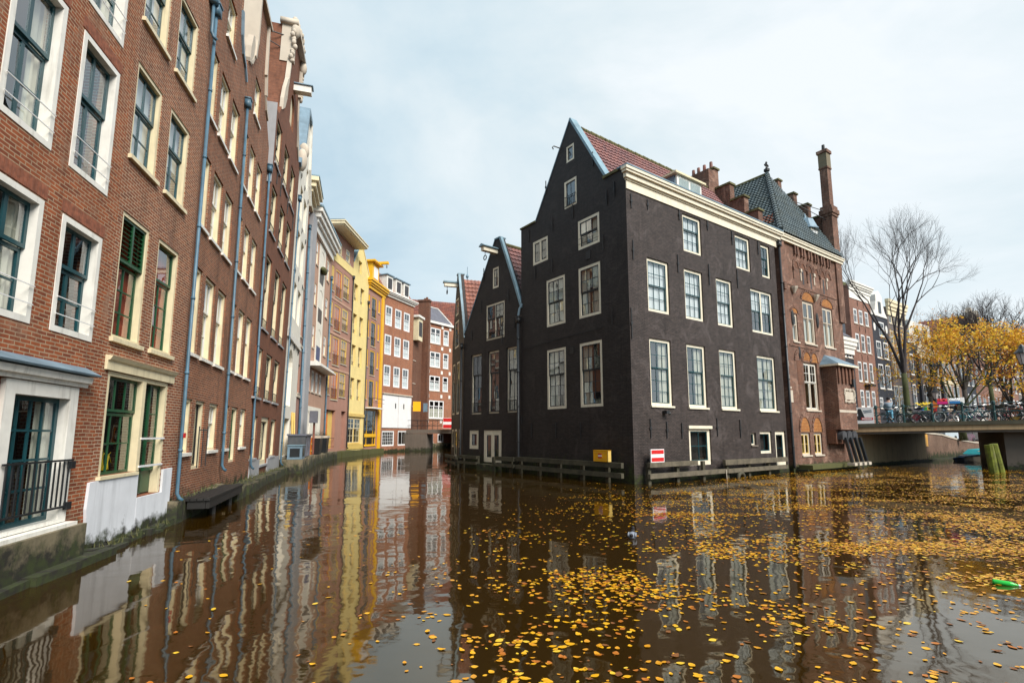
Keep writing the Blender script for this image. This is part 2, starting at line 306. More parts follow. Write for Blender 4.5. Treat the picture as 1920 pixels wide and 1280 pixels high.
def window(P, F, x0, x1, z0, z1, st, name='window', **kw):
    s = dict(STY[st]); s.update(kw); e = .003
    fw, rec, fd = s['fw'], s['rec'], s['fd']; mb = MB()
    rect_frame(mb, x0+e, x1-e, z0+e, z1-e, fw, rec, rec+fd, s.get('fb', fw))
    bays = []; mull = s.get('mull', []); xs = [x0+fw]+[x0+(x1-x0)*m for m in mull]+[x1-fw]; hm = s.get('mullw', .09)/2
    zt0, zt1 = z0+s.get('fb', fw), z1-fw
    for m in xs[1:-1]: mb.box(m-hm, m+hm, rec+.004, rec+fd, zt0, zt1)
    for i in range(len(xs)-1): bays.append((xs[i]+(hm if i else 0), xs[i+1]-(hm if i < len(xs)-2 else 0)))
    if s.get('hood'): mb.box(x0-.05, x1+.05, -.07, rec-.002, z1-.08, z1+.06)
    w = obj(name, mb, M[s['fm']], P, F)
    ms, mp = MB(), MB(); y = rec+fd-.045
    for a, b in bays:
        if s['split']:
            zm = zt0+(zt1-zt0)*s['split']
            if s.get('louvre'):
                rect_frame(ms, a, b, zm, zt1, .05, y-.09, y-.02); ms.box((a+b)/2-.03, (a+b)/2+.03, y-.088, y-.03, zm+.05, zt1-.05)
                n = 9
                for k in range(n):
                    z = zm+.05+(zt1-zm-.1)*(k+.2)/n
                    ms.add([(a+.05,y-.075,z),(b-.05,y-.075,z),(b-.05,y-.03,z+.05),(a+.05,y-.03,z+.05)], [(0,1,2,3)])
            else: sash_grid(ms, mp, a, b, zm-.02, zt1, s, y-.02, s['up'])
            sash_grid(ms, mp, a, b, zt0, zm+.02-.045, s, y+.027, s['lo'])
        else: sash_grid(ms, mp, a, b, zt0, zt1, s, y, s['lo'])
    obj('sash', ms, M[s['sm']], w)
    obj('pane', mp, M['glass_soft' if s.get('simple') else 'glass'], w, fix=False)
    cu = s.get('curtain'); yc = rec+fd+s.get('cg', .05); cm = M[s.get('cm', 'curtain')]; W = x1-x0-2*fw
    if cu in ('both', 'left', 'right', 'net', 'blind', 'half'):
        q = s.get('cw', RND.uniform(.26, .38))*W; cb = MB()
        if cu in ('both', 'left'): d = drape(x0+fw*.6, x0+fw+q, z0+.05, z1-.05, yc); cb.add(d.v, d.f)
        if cu in ('both', 'right'): d = drape(x1-fw-q, x1-fw*.6, z0+.05, z1-.05, yc); cb.add(d.v, d.f)
        if cu == 'net': d = drape(x0+fw*.6, x1-fw*.6, z0+.05, z1-.05, yc, .012, .2); cb.add(d.v, d.f)
        if cu == 'half': d = drape(x0+fw*.6, x1-fw*.6, z0+.05, z0+(z1-z0)*.55, yc, .012, .2); cb.add(d.v, d.f)
        if cu == 'blind': cb.quad((x0+.06,yc,z0+(z1-z0)*s.get('bl', .0)+.05),(x1-.06,yc,z0+(z1-z0)*s.get('bl', .0)+.05),(x1-.06,yc,z1-.05),(x0+.06,yc,z1-.05))
        obj('curtain', cb, cm, w, fix=False)
    if s.get('sill'): obj('sill', MB().box(x0-.05, x1+.05, -.07, rec-.002 if rec > 0 else -.015, z0-.07, z0+.015), M[s['sill']], w)
    if s.get('rail'):
        rb = MB(); h = s.get('rh', .45); k = s.get('rk', 7); yy = rec-.03
        for zz in ((z0+.1, z0+h) if s.get('bars', True) else (z0+.28, z0+.55)): q_ = .012 if s.get('bars', True) else .007; rb.box(x0+fw*.4, x1-fw*.4, yy-q_, yy+q_, zz-q_, zz+q_)
        if s.get('bars', True):
            for i in range(1, k): x = x0+(x1-x0)*i/k; rb.box(x-.007, x+.007, yy-.007, yy+.007, z0+.112, z0+h-.012)
        obj('guard_rail', rb, M[s['rail']], w)
    return w

def arc_poly(x0, x1, z0, zt, n=10):
    r = (x1-x0)/2; c = (x0+x1)/2; zs = zt-r
    return [(x0, z0), (x1, z0)] + [(c+r*math.cos(PI*i/n), zs+r*math.sin(PI*i/n)) for i in range(n+1)]
def inside(p, poly):
    c = False; n = len(poly)
    for i in range(n):
        a, b = poly[i], poly[(i+1)%n]
        if (a[1] > p[1]) != (b[1] > p[1]) and p[0] < (b[0]-a[0])*(p[1]-a[1])/(b[1]-a[1])+a[0]: c = not c
    return c
def wall_mesh(outline, holes, depth, reveal=.34):
    mb = MB(); vs = []; ed = []
    for poly in [outline]+holes:
        b = len(vs); vs += [Vector(p) for p in poly]; ed += [(b+i, b+(i+1)%len(poly)) for i in range(len(poly))]
    r = delaunay_2d_cdt(vs, ed, [], 1, 1e-5); ov, of = r[0], r[2]
    fs = []
    for f in of:
        c = sum((ov[i] for i in f), Vector((0,0)))/len(f)
        if inside(c, outline) and not any(inside(c, h) for h in holes): fs.append(tuple(f))
    mb.add([(p.x, 0, p.y) for p in ov], fs)
    for h in holes:
        n = len(h); b = [(x,0,z) for x,z in h]+[(x,reveal,z) for x,z in h]
        mb.add(b, [(i, (i+1)%n, n+(i+1)%n, n+i) for i in range(n)])
    n = len(outline)
    b = [(x,0,z) for x,z in outline]+[(x,depth,z) for x,z in outline]
    mb.add(b, [(i, n+i, n+(i+1)%n, (i+1)%n) for i in range(n) if not (outline[i][1] <= .01 and outline[(i+1)%n][1] <= .01)])
    mb.add([(x,depth,z) for x,z in outline], [tuple(range(n))])
    return mb

SPLIT = set('brick_lintel stepped_gable gable_scroll plinth floor_band sill_band loading_doors door_strap interior_board vent ornament corbel_stone slit quoin skylight pilaster red_board door_grille gable_brace stone_block corbel attic_window gable_coping arch_foot parapet_coping lesene ground_band string_course gable_cap plaster_base chimney_stay neck_gable side_wall dormer_window balcony_rail chimney strut_stone gable_carving recess_panel lintel'.split())
def pieces(mb, gap=.035):
    # groups the loose islands of a mesh that touch each other
    par = list(range(len(mb.v)))
    def fd(i):
        while par[i] != i: par[i] = par[par[i]]; i = par[i]
        return i
    for f in mb.f:
        for i in f[1:]: par[fd(i)] = fd(f[0])
    bb = {}
    for i, p in enumerate(mb.v):
        r = fd(i); b = bb.setdefault(r, [list(p), list(p)])
        for k in range(3): b[0][k] = min(b[0][k], p[k]); b[1][k] = max(b[1][k], p[k])
    ks = list(bb)
    for i, a in enumerate(ks):
        for b in ks[i+1:]:
            if all(bb[a][0][k]-gap <= bb[b][1][k] and bb[b][0][k]-gap <= bb[a][1][k] for k in range(3)): par[fd(a)] = fd(b)
    out = {}
    for f in mb.f: out.setdefault(fd(f[0]), []).append(f)
    res = []
    for fs in out.values():
        m = MB(); mp = {}
        for f in fs:
            for i in f:
                if i not in mp: mp[i] = len(m.v); m.v.append(mb.v[i])
            m.f.append([mp[i] for i in f]); m.m.append(0)
        res.append(m)
    return res
class House:
    def __init__(s, label, A, B, lean=0, cat='house', name='canal_house', root=None, group=None):
        s.Mw = frm(A, B, 0, lean); s.L = dist(A, B)
        if root is None: s.P = thing(name, label, cat, s.Mw, group); s.F = None
        else: s.P = root; s.F = root.matrix_basis.inverted() @ s.Mw
        s.holes = []
    def win(s, x0, x1, z0, z1, st, **kw):
        s.holes.append([(x0,z0),(x1,z0),(x1,z1),(x0,z1)]); return window(s.P, s.F, x0, x1, z0, z1, st, **kw)
    def part(s, name, mb, mat, smooth=False, parent=None, fix=True):
        if name in SPLIT and parent is None:
            ps = pieces(mb)
            if len(ps) > 1: return [obj(name, p, M[mat], s.P, s.F, smooth, fix) for p in ps][0]
        return obj(name, mb, M[mat] if isinstance(mat, str) else mat, parent or s.P, s.F if parent is None else None, smooth, fix)
    def wall(s, outline, mat, depth=7, zin=None, reveal=.34, name='wall'):
        w = obj(name, wall_mesh(outline, s.holes, depth, reveal), M[mat], s.P, s.F)
        return w
    def inner(s, x0, x1, z0, z1, y=1.1, mat='interior'):
        s.part('interior', MB().box(x0, x1, y, y+.05, z0, z1), mat)
    def pipe(s, x, z0, z1, mat='pipe', y=-.1, r=.043, hop=True, foot=.12):
        mb = MB(); mb.tube([(x,y,z1),(x,y,z0+.18),(x+.02,y-foot*.4,z0+.06),(x+.05,y-foot,z0)], r, 8)
        k = z0+1.2
        while k < z1-.5: mb.tube([(x,y,k-.03),(x,y,k+.03)], r*1.3, 8); k += 1.9
        if hop: mb.box(x-.12, x+.12, y-.10, y+.08, z1, z1+.28); mb.box(x-.14, x+.14, y-.12, y+.085, z1+.28, z1+.33)
        s.part('downpipe', mb, mat, True)
    def anchors(s, pts, w=.03):
        for x, z0, z1 in pts:
            mb = MB(); mb.box(x-w/2, x+w/2, -.045, -.004, z0, z1); zm = (z0+z1)/2; mb.box(x-w*1.3, x+w*1.3, -.06, -.046, zm-.06, zm+.06)
            s.part('wall_anchor', mb, 'iron')
def cornice(h, x0, x1, z0, z1, out, mat, name='cornice', steps=((0,.35,.3),(.35,.55,.55),(.55,.8,.8),(.8,1,1)), ends=True):
    mb = MB()
    for a, b, o in steps: mb.box(x0-(out*o if ends else 0), x1+(out*o if ends else 0), -out*o, -.0035, z0+(z1-z0)*a, z0+(z1-z0)*b)
    return h.part(name, mb, mat)
def pantiles(O, U, V, nu, nv, xl=None, xr=None, amp=.035, lift=.05, seg=5):
    # O corner, U unit across, V unit up the slope; nu,nv tile counts; xl/xr optional limits (in tiles) as functions of row fraction
    O, U, V = Vector(O), Vector(U), Vector(V); tw, th = U.length, V.length
    u, v = U.normalized(), V.normalized(); n = u.cross(v).normalized()
    if n.z < 0: n = -n
    mb = MB()
    for j in range(nv):
        a = xl((j+.5)/nv) if xl else 0; b = xr((j+.5)/nv) if xr else nu
        if b-a < .2: continue
        k = max(2, int((b-a)*seg)); vs = []
        for i in range(k+1):
            t = a+(b-a)*i/k; h = amp*(.5+.5*math.sin(2*PI*t))**1.5
            p = O+u*(t*tw)
            vs += [p+v*(j*th-.03)+n*(h+lift-.03), p+v*(j*th-.03)+n*(h+lift), p+v*((j+1)*th)+n*(h*.9+.004)]
        mb.add(vs, [(3*i, 3*i+3, 3*i+4, 3*i+1) for i in range(k)]+[(3*i+1, 3*i+4, 3*i+5, 3*i+2) for i in range(k)])
    return mb
# ------------------------------------------------------------------ left bank, near to far (plan points in metres; camera stands at the origin)
PL = [(-7.45,9.28), (-8.21,12.75), (-9.33,16.6), (-10.59,21.0), (-12.45,27.8), (-14.66,35.5), (-16.14,44.5), (-15.92,50.0), (-15.62,54.5), (-15.03,59.0), (-12.69,65.0)]
P0 = (-5.52,0.49)
def glassdoor(h, x0, x1, z0, z1, leaf='teal', rows=4):
    pass
# --- house 1: red brick, white frames, dark teal sashes
L1 = dist(P0, PL[0]); o1 = L1-3.45
h = House('nearest red brick house with big white window frames and a canopied dark green door', P0, PL[0])
for k, (z0, z1) in enumerate(((3.68,5.56), (6.36,8.77), (9.31,11.7))):
    c = ('left','both','none')[k]
    for j, (a, b) in enumerate(((.36,1.46), (1.90,3.02))):
        h.win(o1+a, o1+b, z0, z1, 'H1', rail='whitec', bars=False, curtain=('left' if j else 'both') if k < 2 else 'right', cw=.3)
    h.win(o1-1.25, o1-.1, z0, z1, 'H1', rail='whitec', bars=False, curtain='both')
# canopied door bay
h.win(o1+1.07, o1+2.73, .70, 2.86, 'H1', name='french_door', fw=.20, fb=.06, split=None, lo=(4,4), curtain='both', cw=.3, sm='teal', fd=.22, rec=-.06, sw=.075)
h.win(o1-1.2, o1+.75, .70, 2.86, 'H1', name='french_door', fw=.20, fb=.06, split=None, lo=(4,4), curtain='both', fd=.22, rec=-.06, sw=.075)
h.part('lintel', MB().extr([(-.004,2.87),(-.10,2.87),(-.11,2.93),(-.16,2.94),(-.18,3.04),(-.004,3.06)], 0, o1+2.88), 'white')
h.part('canopy', MB().extr([(-.004,3.063),(-.24,3.063),(-.25,3.09),(-.004,3.22)], 0, o1+2.97), 'lead')
rb = MB()
for zz in (.95, 1.68): rb.box(o1+1.15, o1+2.7, -.11, -.08, zz-.015, zz+.015)
for i in range(13): x = o1+1.22+i*.115; rb.box(x-.009, x+.009, -.105, -.086, .97, 1.66)
for zz in (.95, 1.6): rb.box(o1+2.62, o1+2.74, -.12, -.065, zz-.06, zz+.06)
h.part('balustrade', rb, 'black')
h.part('sill', MB().box(o1+.95, o1+2.8, -.2, -.004, .62, .69), 'white')
h.wall([(0,0),(L1-.005,0),(L1-.005,14.2),(0,14.2)], 'brick_red'); h.inner(.1, L1-.1, .3, 14)
for z1 in (5.56,):
    pass
bt = MB()      # soldier-course lintels over the windows
for z1 in (5.56, 8.77):
    for a, b in ((.36,1.46), (1.90,3.02)):
        n = 16
        for i in range(n):
            x = o1+a-.05+(b-a+.1)*i/n; bt.box(x+.006, x+(b-a+.1)/n-.006, -.012, -.002, z1+.03, z1+.24)
h.part('brick_lintel', bt, 'soldier')
# --- house 1b: brown brick, cream frames, white plaster base
A, B = PL[0], PL[1]
h = House('brown brick house with cream frames, green louvred shutter and white plastered base at the water', A, B)
for x0, x1 in ((.17,1.27), (1.70,2.78)):
    h.win(x0, x1, 7.50, 9.53, 'H1b', curtain='blind', cm='blind', bl=.0 if x0 < 1 else .4); h.win(x0, x1, 10.46, 12.45, 'H1b', curtain='blind', cm='blind', bl=.3)
h.win(.17, 1.27, 3.88, 6.38, 'H1b', sm='green', lo=(2,3), split=.62, louvre=True, thick=1, curtain='right', cm='warm', cw=.62)
h.win(1.69, 2.77, 3.89, 6.40, 'H1b', sm='green', lo=(2,3), up=(1,1), split=.66, thick=1, curtain='right', cm='warm', cw=.6)
h.part('interior_board', MB().box(.25,1.2,.36,.38,4.05,4.32).box(1.8,2.7,.36,.38,4.05,4.30), 'yellow_in')
h.holes.append([(.22,1.33),(1.64,1.33),(1.64,.79),(2.79,.79),(2.79,3.27),(.22,3.27)])
fr = MB(); e = .004
fr.box(.22+e,.31,.01,.18,1.33,3.27-e); fr.box(1.57,1.70,-.012,.18,1.33+e,3.18); fr.box(2.70,2.79-e,.01,.18,.79+e,3.27-e); fr.box(.31,2.70,.01,.18,3.18,3.27-e)
fr.box(.15,1.57,-.08,.17,1.27,1.329); fr.box(1.64+e,1.70,.012,.18,.79+e,1.33)
w = h.part('shop_window', fr, 'cream'); s = dict(STY['H1b']); s.update(thick=1)
ms, mp = MB(), MB(); sash_grid(ms, mp, .31, 1.57, 2.52, 3.18, s, .12, (3,1)); sash_grid(ms, mp, .31, 1.57, 1.33, 2.50, s, .15, (3,2))
ms.box(1.71,2.69,.18,.2,.82,1.3); sash_grid(ms, mp, 2.22, 2.69, 1.30, 3.18, s, .14, (1,3)); mp.quad((1.7,.16,.82),(2.22,.16,.82),(2.22,.16,3.18),(1.7,.16,3.18))
obj('sash', ms, M['green'], w); obj('pane', mp, M['glass'], w, fix=False)
gb = MB()
for zz in (1.42, 2.0): gb.box(1.66, 2.76, -.03, .0, zz-.02, zz+.02)
obj('guard_rail', gb, M['whitec'], w)
pl = MB()
for i in range(14):
    a = RND.uniform(0, 6.28); x0 = .6+.6*RND.random(); r = RND.uniform(.12,.3)
    pl.tube([(x0,.3,1.4),(x0+r*.5*math.cos(a),.32,1.62+r*.3),(x0+r*math.cos(a),.30,1.5+RND.random()*.3)], [.008,.012,.003], 4)
obj('house_plant', pl, M['bright_yellow'], w)
h.part('shop_cornice', MB().extr([(-.0035,3.275),(-.05,3.275),(-.05,3.44),(-.09,3.46),(-.13,3.53),(-.0035,3.55)], .06, 2.98), 'cream')
h.wall([(.004,0),(dist(A,B)-.004,0),(dist(A,B)-.004,14.2),(.004,14.2)], 'brick_brown'); h.inner(.1, 3.4, .4, 14, 1.3)
pb = MB(); a = [(-.02,.13),(1.63,.09),(1.63,1.26),(.05,1.26),(-.10,1.25),(-.13,.8)]
pb.prism(a, -.05, -.0035); pb.prism([(1.645,.09),(3.24,.12),(3.27,1.30),(2.80,1.29),(2.80,.785),(1.645,.785)], -.052, -.0035)
h.part('plaster_base', pb, 'white_low')
h.pipe(3.47, .5, 13.4, y=-.12); h.pipe(3.30, 12.6, 13.6, y=-.1)
h.part('sticker', MB().box(3.40,3.54,-.19,-.182,2.0,2.12), 'red')
# --- house 2
def bellgable(cx, hw, zs, zt):
    # right half of a neck gable, mirrored
    r = [(hw, zs), (hw*.86, zs+.35), (hw*.66, zs+.55), (hw*.52, zs+1.0), (hw*.44, zs+1.75), (hw*.40, zt)]
    return [(cx+x, z) for x, z in r]+[(cx-x, z) for x, z in reversed(r)]
def gable_trim(h, pts, w, y0, y1, mat, name='gable_trim'):
    mb = MB()
    for i in range(len(pts)-1):
        a, b = Vector(pts[i]), Vector(pts[i+1]); d = (b-a).normalized(); n = Vector((-d.y, d.x))
        if n.y < 0 and abs(d.x) > .05: n = -n
        q = [a-n*w*.3-d*.02, b-n*w*.3+d*.02, b+n*w*.7+d*.02, a+n*w*.7-d*.02]
        mb.prism([tuple(p) for p in q], y0-.004*i, y1+.004*i)
    return h.part(name, mb, mat)
A, B = PL[1], PL[2]; L = dist(A, B)
h = House('brown brick canal house with three bays of white sashes and a small landing stage below', A, B)
for x0, x1 in ((.22,.95), (1.27,2.27), (2.58,3.56)):
    for z0, z1 in ((4.16,6.5), (7.6,9.64), (10.74,12.77)): h.win(x0, x1, z0, z1, 'H2')
    if x0 < 1 or x0 > 2: h.win(x0, x1, 1.6, 3.0, 'H2')
h.win(1.24, 2.10, 1.14, 3.0, 'H2', name='door', split=None, lo=(1,1), sm='black', sill=None, curtain=None)
h.part('door_grille', MB().tube([(1.3,-.12,1.2),(1.3,-.12,2.3)],.015,5).tube([(2.1,-.12,1.2),(2.1,-.12,2.3)],.015,5).tube([(1.7,-.12,1.2),(1.7,-.12,2.25)],.012,5).tube([(1.3,-.12,2.2),(2.1,-.12,2.2)],.015,5), 'iron')
h.win(1.37, 2.36, 14.0, 15.5, 'H2')
g = bellgable(1.95, 2.0, 14.3, 18.4)
h.wall([(.004,0),(L-.004,0),(L-.004,14.2)]+g[1:-1]+[(.004,14.2)], 'brick_plum', 6); h.inner(.1, 3.9, .4, 13.9)
gable_trim(h, g[0:5], .13, -.06, .5, 'lead'); gable_trim(h, g[7:], .13, -.06, .5, 'lead')
h.pipe(.10+L-.05, .93, 13.4, 'pipe')
# --- house 3
A, B = PL[2], PL[3]; L = dist(A, B)
h = House('brown brick house with narrow white sashes and a curved neck gable trimmed in pale sandstone', A, B)
for x0, x1 in ((.32,.95), (1.32,2.25), (2.60,3.56)):
    for z0, z1 in ((4.19,6.52), (7.64,9.65), (10.74,12.78)): h.win(x0, x1, z0, z1, 'H2')
    if x0 < 1 or x0 > 2: h.win(x0, x1, 1.6, 3.03, 'H2')
h.win(1.28, 2.20, 1.12, 3.03, 'H2', name='door', split=None, lo=(1,2), sm='green', sill=None)
h.win(1.40, 2.38, 14.05, 15.6, 'H2')
g = bellgable(1.95, 2.15, 14.9, 18.75)
h.wall([(.004,0),(L-.004,0),(L-.004,14.4)]+g[1:-1]+[(.004,14.8)], 'brick_plum', 5); h.inner(.1, 4.4, .4, 14.2)
gable_trim(h, g[1:4], .13, -.06, .12, 'stone'); gable_trim(h, g[3:6], .15, -.1, .5, 'stone'); gable_trim(h, g[6:9], .15, -.1, .5, 'stone'); gable_trim(h, g[8:11], .13, -.06, .12, 'stone')
h.part('gable_cap', MB().box(.85,3.05,-.16,.6,18.76,18.9).box(1.0,2.9,-.1,.55,18.9,19.15), 'stone')
h.part('gable_brace', MB().tube([(1.2,.3,18.5),(.2,2.4,18.3)],.02,5).tube([(1.2,.4,18.2),(.2,2.4,18.2)],.02,5), 'iron')
h.part('gable_scroll', MB().prism([(.15,15.2),(.42,15.3),(.62,15.7),(.78,16.3),(.66,16.6),(.45,16.5),(.22,15.9)], -.05, .14), 'stone')
h.part('roof_hatch', MB().box(.0,.5,1.2,2.0,16.6,17.3), 'lead')
h.pipe(L-.06, .7, 13.3, 'pipe')
# --- house 4 leans out over the quay
A, B = PL[3], PL[4]; L = dist(A, B)
h = House('dark brown house leaning forward with black sashes, hoist beam and carved neck gable', A, B, lean=.014)
X4 = ((.30,1.55), (2.42,3.78), (4.45,5.85))
for x0, x1 in X4:
    for z0, z1 in ((6.55,9.80), (10.85,13.0), (14.0,16.1)): h.win(x0, x1, z0, z1, 'H4')
    h.win(x0-.5, x1-.45, 3.6, 5.7, 'H4')
h.win(-.15+.2, 1.1, 1.08, 2.83, 'H4', split=None, rail=None); h.win(1.88, 3.7, .72, 2.85, 'H4', name='door', split=None, lo=(2,2), rail=None, fw=.2); h.win(4.2, 5.55, 1.0, 2.8, 'H4', split=None, rail=None)
h.holes.append(arc_poly(3.0, 4.1, 17.6, 19.3)); h.part('shutter', MB().prism(arc_poly(2.98,4.12,17.58,19.32), .1, .14), 'cream')
g = [(L-.2,17.2),(5.6,18.1),(5.25,19.0),(5.0,20.2),(4.95,22.2),(2.2,22.2),(2.15,20.2),(1.9,19.0),(1.5,17.9),(.5,16.4)]
h.wall([(.03,0),(L-.01,0),(L-.01,16.9)]+g+[(.03,16.3)], 'brick_dark', 6); h.inner(.1, L-.1, .4, 16)
h.part('side_plaster', MB().box(-.03,.025,.002,4.5,12.9,16.6), 'grey_pl')
gable_trim(h, g[1:4], .14, -.06, .14, 'stone'); gable_trim(h, g[3:5], .2, -.15, .5, 'stone'); gable_trim(h, g[5:7], .2, -.15, .5, 'stone'); gable_trim(h, g[6:9], .14, -.06, .14, 'stone')
cap = MB(); cap.box(2.0,5.15,-.25,.6,22.2,22.45)
for x in (2.2,4.95):
    cap.ball((x,-.12,21.95),.22,.22,.4)
    for k in range(9): cap.ball((x+(.12 if x > 3 else -.12)+RND.uniform(-.1,.1),-.1+RND.uniform(-.08,.08),20.2+k*.2),RND.uniform(.08,.17),.12,RND.uniform(.1,.2),7,5)
for k in range(14): cap.ball((2.35+k*.18,-.08+RND.uniform(-.06,.06),22.6+.25*math.sin(k*.24)),.16,.16,RND.uniform(.14,.28),7,5)
h.part('gable_carving', cap, 'stone', True)
h.part('gable_scroll', MB().prism([(.9,16.9),(1.4,17.3),(1.75,18.0),(1.9,19.2),(1.6,18.9),(1.2,18.2),(.95,17.5)], -.06, .1).prism([(6.2,17.2),(5.6,17.7),(5.25,18.9),(5.6,18.7),(6.1,18.0)], -.06, .1), 'stone')
h.part('hoist_beam', MB().box(3.4,3.78,-.85,.1,19.6,19.95), 'white'); h.part('hoist_beam_cover', MB().prism([(3.33,19.955),(3.85,19.955),(3.85,20.0),(3.6,20.09),(3.33,20.0)], -.92, .1), 'lead')
h.part('gable_brace', MB().tube([(2.2,.3,21.6),(.4,3.5,20.8)],.03,5).tube([(2.2,.4,20.9),(.9,2.6,21.05)],.025,5), 'iron')
h.part('roof', pantiles((-2.0,1.5,15.0), (0,.25,0), (.26,0,.27), 22, 10), 'tile_pink', fix=False)
h.part('plinth', MB().box(.03, 1.87, -.05, -.0035, 0, 1.0).box(3.71, L-.02, -.05, -.0035, 0, .95), 'grey_pl')
h.anchors([(1.0,13.3,14.2),(2.05,13.2,14.1),(4.1,13.2,14.1),(6.0,13.1,14.0)])
h.pipe(L-.1, .45, 15.2, 'pipe', y=-.14)
# --- white house and its narrow brown neighbour
A, B = PL[4], PL[5]; d = dist(A, B); f = 5.9/d; Mid = (A[0]+(B[0]-A[0])*f, A[1]+(B[1]-A[1])*f)
h = House('tall white plastered house with paired ochre windows in deep reveals', A, Mid, lean=.01)
for z0, z1 in ((15.1,17.0), (12.13,14.2), (8.9,11.0)):
    for x0, x1 in ((1.6,2.7), (3.45,4.8)): h.win(x0, x1, z0, z1, 'cav', curtain='net')
nh = arc_poly(1.2, 3.1, 3.72, 7.0); h.holes.append(nh); h.part('niche_panel', MB().prism(nh, .30, .33), 'white')
h.win(1.0, 3.3, .85, 2.98, 'cav', name='door', lo=(2,2)); h.win(3.8, 5.2, .95, 2.9, 'cav', lo=(2,2)); h.win(3.7,4.5,17.9,19.2,'cav')
h.wall([(.005,0),(5.89,0),(5.89,17.6),(4.6,19.5),(3.9,22.3),(2.4,22.3),(1.6,19.6),(.005,17.4)], 'white_pl', 6); h.inner(.2, 5.7, .3, 17)
h.part('string_course', MB().box(.01,5.88,-.12,-.0035,7.45,7.62).box(.01,5.88,-.06,-.0035,7.62,7.95), 'white')
gable_trim(h, [(3.9,22.3),(2.4,22.3),(1.6,19.6),(.005,17.4)], .3, -.15, .6, 'lead'); gable_trim(h, [(5.89,17.6),(4.6,19.5),(3.9,22.3)], .3, -.15, .6, 'white')
h.part('gable_scroll', MB().ball((.5,-.1,18.0),.35,.3,.7).ball((1.1,-.1,18.9),.3,.3,.5), 'stone', True)
h.anchors([(x,z,z+.35) for x in (1.4,3.1,5.1) for z in (7.1,11.4,14.5,17.3)])
h = House('narrow plum brick house with a deep ochre cornice squeezed beside the white house', Mid, B)
for z0, z1 in ((15.6,17.7), (12.0,14.2), (8.6,10.9), (4.8,6.7)): h.win(.55, 1.35, z0, z1, 'cav', fm='cream', sill='stone')
h.wall([(.005,0),(2.08,0),(2.08,18.6),(.005,18.6)], 'mauve', 6); h.inner(.1, 2, .3, 18)
h.part('sill_band', MB().box(.01,2.07,-.08,-.0035,4.5,4.68).box(.01,2.07,-.08,-.0035,7.9,8.08), 'stone')
cornice(h, .05, 2.0, 18.0, 19.4, .8, 'cream'); h.part('gutter', MB().box(-.75,2.85,-.85,.3,19.405,19.5), 'leadblue')
h.pipe(1.9, .8, 16.6, 'pipe', r=.08)
# --- pink house with arches
A, B = PL[5], PL[6]; L = dist(A, B)
h = House('pink plastered house with a white column of three arched openings and white ground floor arches', A, B)
for zb, zt in ((14.05,16.8), (10.9,13.6), (7.85,10.4)):
    p = arc_poly(4.3, 6.0, zb, zt); h.holes.append(p)
    w = h.part('arched_window', MB().prism(arc_poly(4.32,5.98,zb+.02,zt-.02), .05, .08), 'interior_far')
    obj('balcony_door', MB().box(4.34, 5.96, -.01, .045, zb+.02, zb+1.15), M['blue_door' if zb < 8 else 'black'], w)
h.part('flower_box', MB().ball((5.2,-.15,15.25),.75,.25,.3), 'moss', True)
for z0, z1 in ((15.1,16.95), (11.9,13.6), (8.6,10.3)):
    for x0, x1 in ((2.9,3.55), (7.15,8.2)): h.win(x0, x1, z0, z1, 'far', fm='cream')
for i in range(4): x = 1.95+i*1.42; h.win(x, x+.95, 5.25, 6.9, 'far', fm='white')
for x0, x1 in ((1.8,3.3), (4.75,6.55)):
    p = arc_poly(x0, x1, .85, 3.8); h.holes.append(p); h.part('arched_doorway', MB().prism(arc_poly(x0+.02,x1-.02,.87,3.78), .06, .09), 'wood_dark')
pp = MB()
h.wall([(.005,0),(L-.005,0),(L-.005,17.9),(.005,17.9)], 'pink', 7); h.inner(.3, L-.3, .3, 17.5, .8)
c2 = House('', A, B, root=h.P); c2.holes = [arc_poly(4.3,6.0,zb,zt) for zb, zt in ((14.05,16.8), (10.9,13.6), (7.85,10.4))]
m = wall_mesh([(3.95,7.56),(6.35,7.55),(6.35,17.2),(3.95,17.2)], c2.holes, .03, .03).xf(Matrix.Translation((0,-.035,0))); h.part('white_surround', m, 'white_pl')
m = wall_mesh([(1.55,.8),(7.25,.8),(7.25,4.15),(1.55,4.15)], [arc_poly(1.8,3.3,.85,3.8), arc_poly(4.75,6.55,.85,3.8)], .03, .03).xf(Matrix.Translation((0,-.035,0))); h.part('white_surround', m, 'white_pl')
h.part('canopy', MB().box(1.9,8.6,-.9,-.0035,7.08,7.2).box(1.9,8.6,-.7,-.0035,7.2,7.4), 'white')
h.part('pilaster', MB().box(.05,1.3,-.3,-.0035,0,18.0), 'grey_pl')
cornice(h, 1.7, 8.6, 17.3, 18.9, .7, 'white'); h.part('gutter', MB().box(.95,9.35,-.75,.3,18.905,19.05), 'leadblue')
h.pipe(1.55, 6.6, 16.0, 'pipe', r=.07); h.pipe(8.9, .9, 15.6, 'pipe', r=.07)
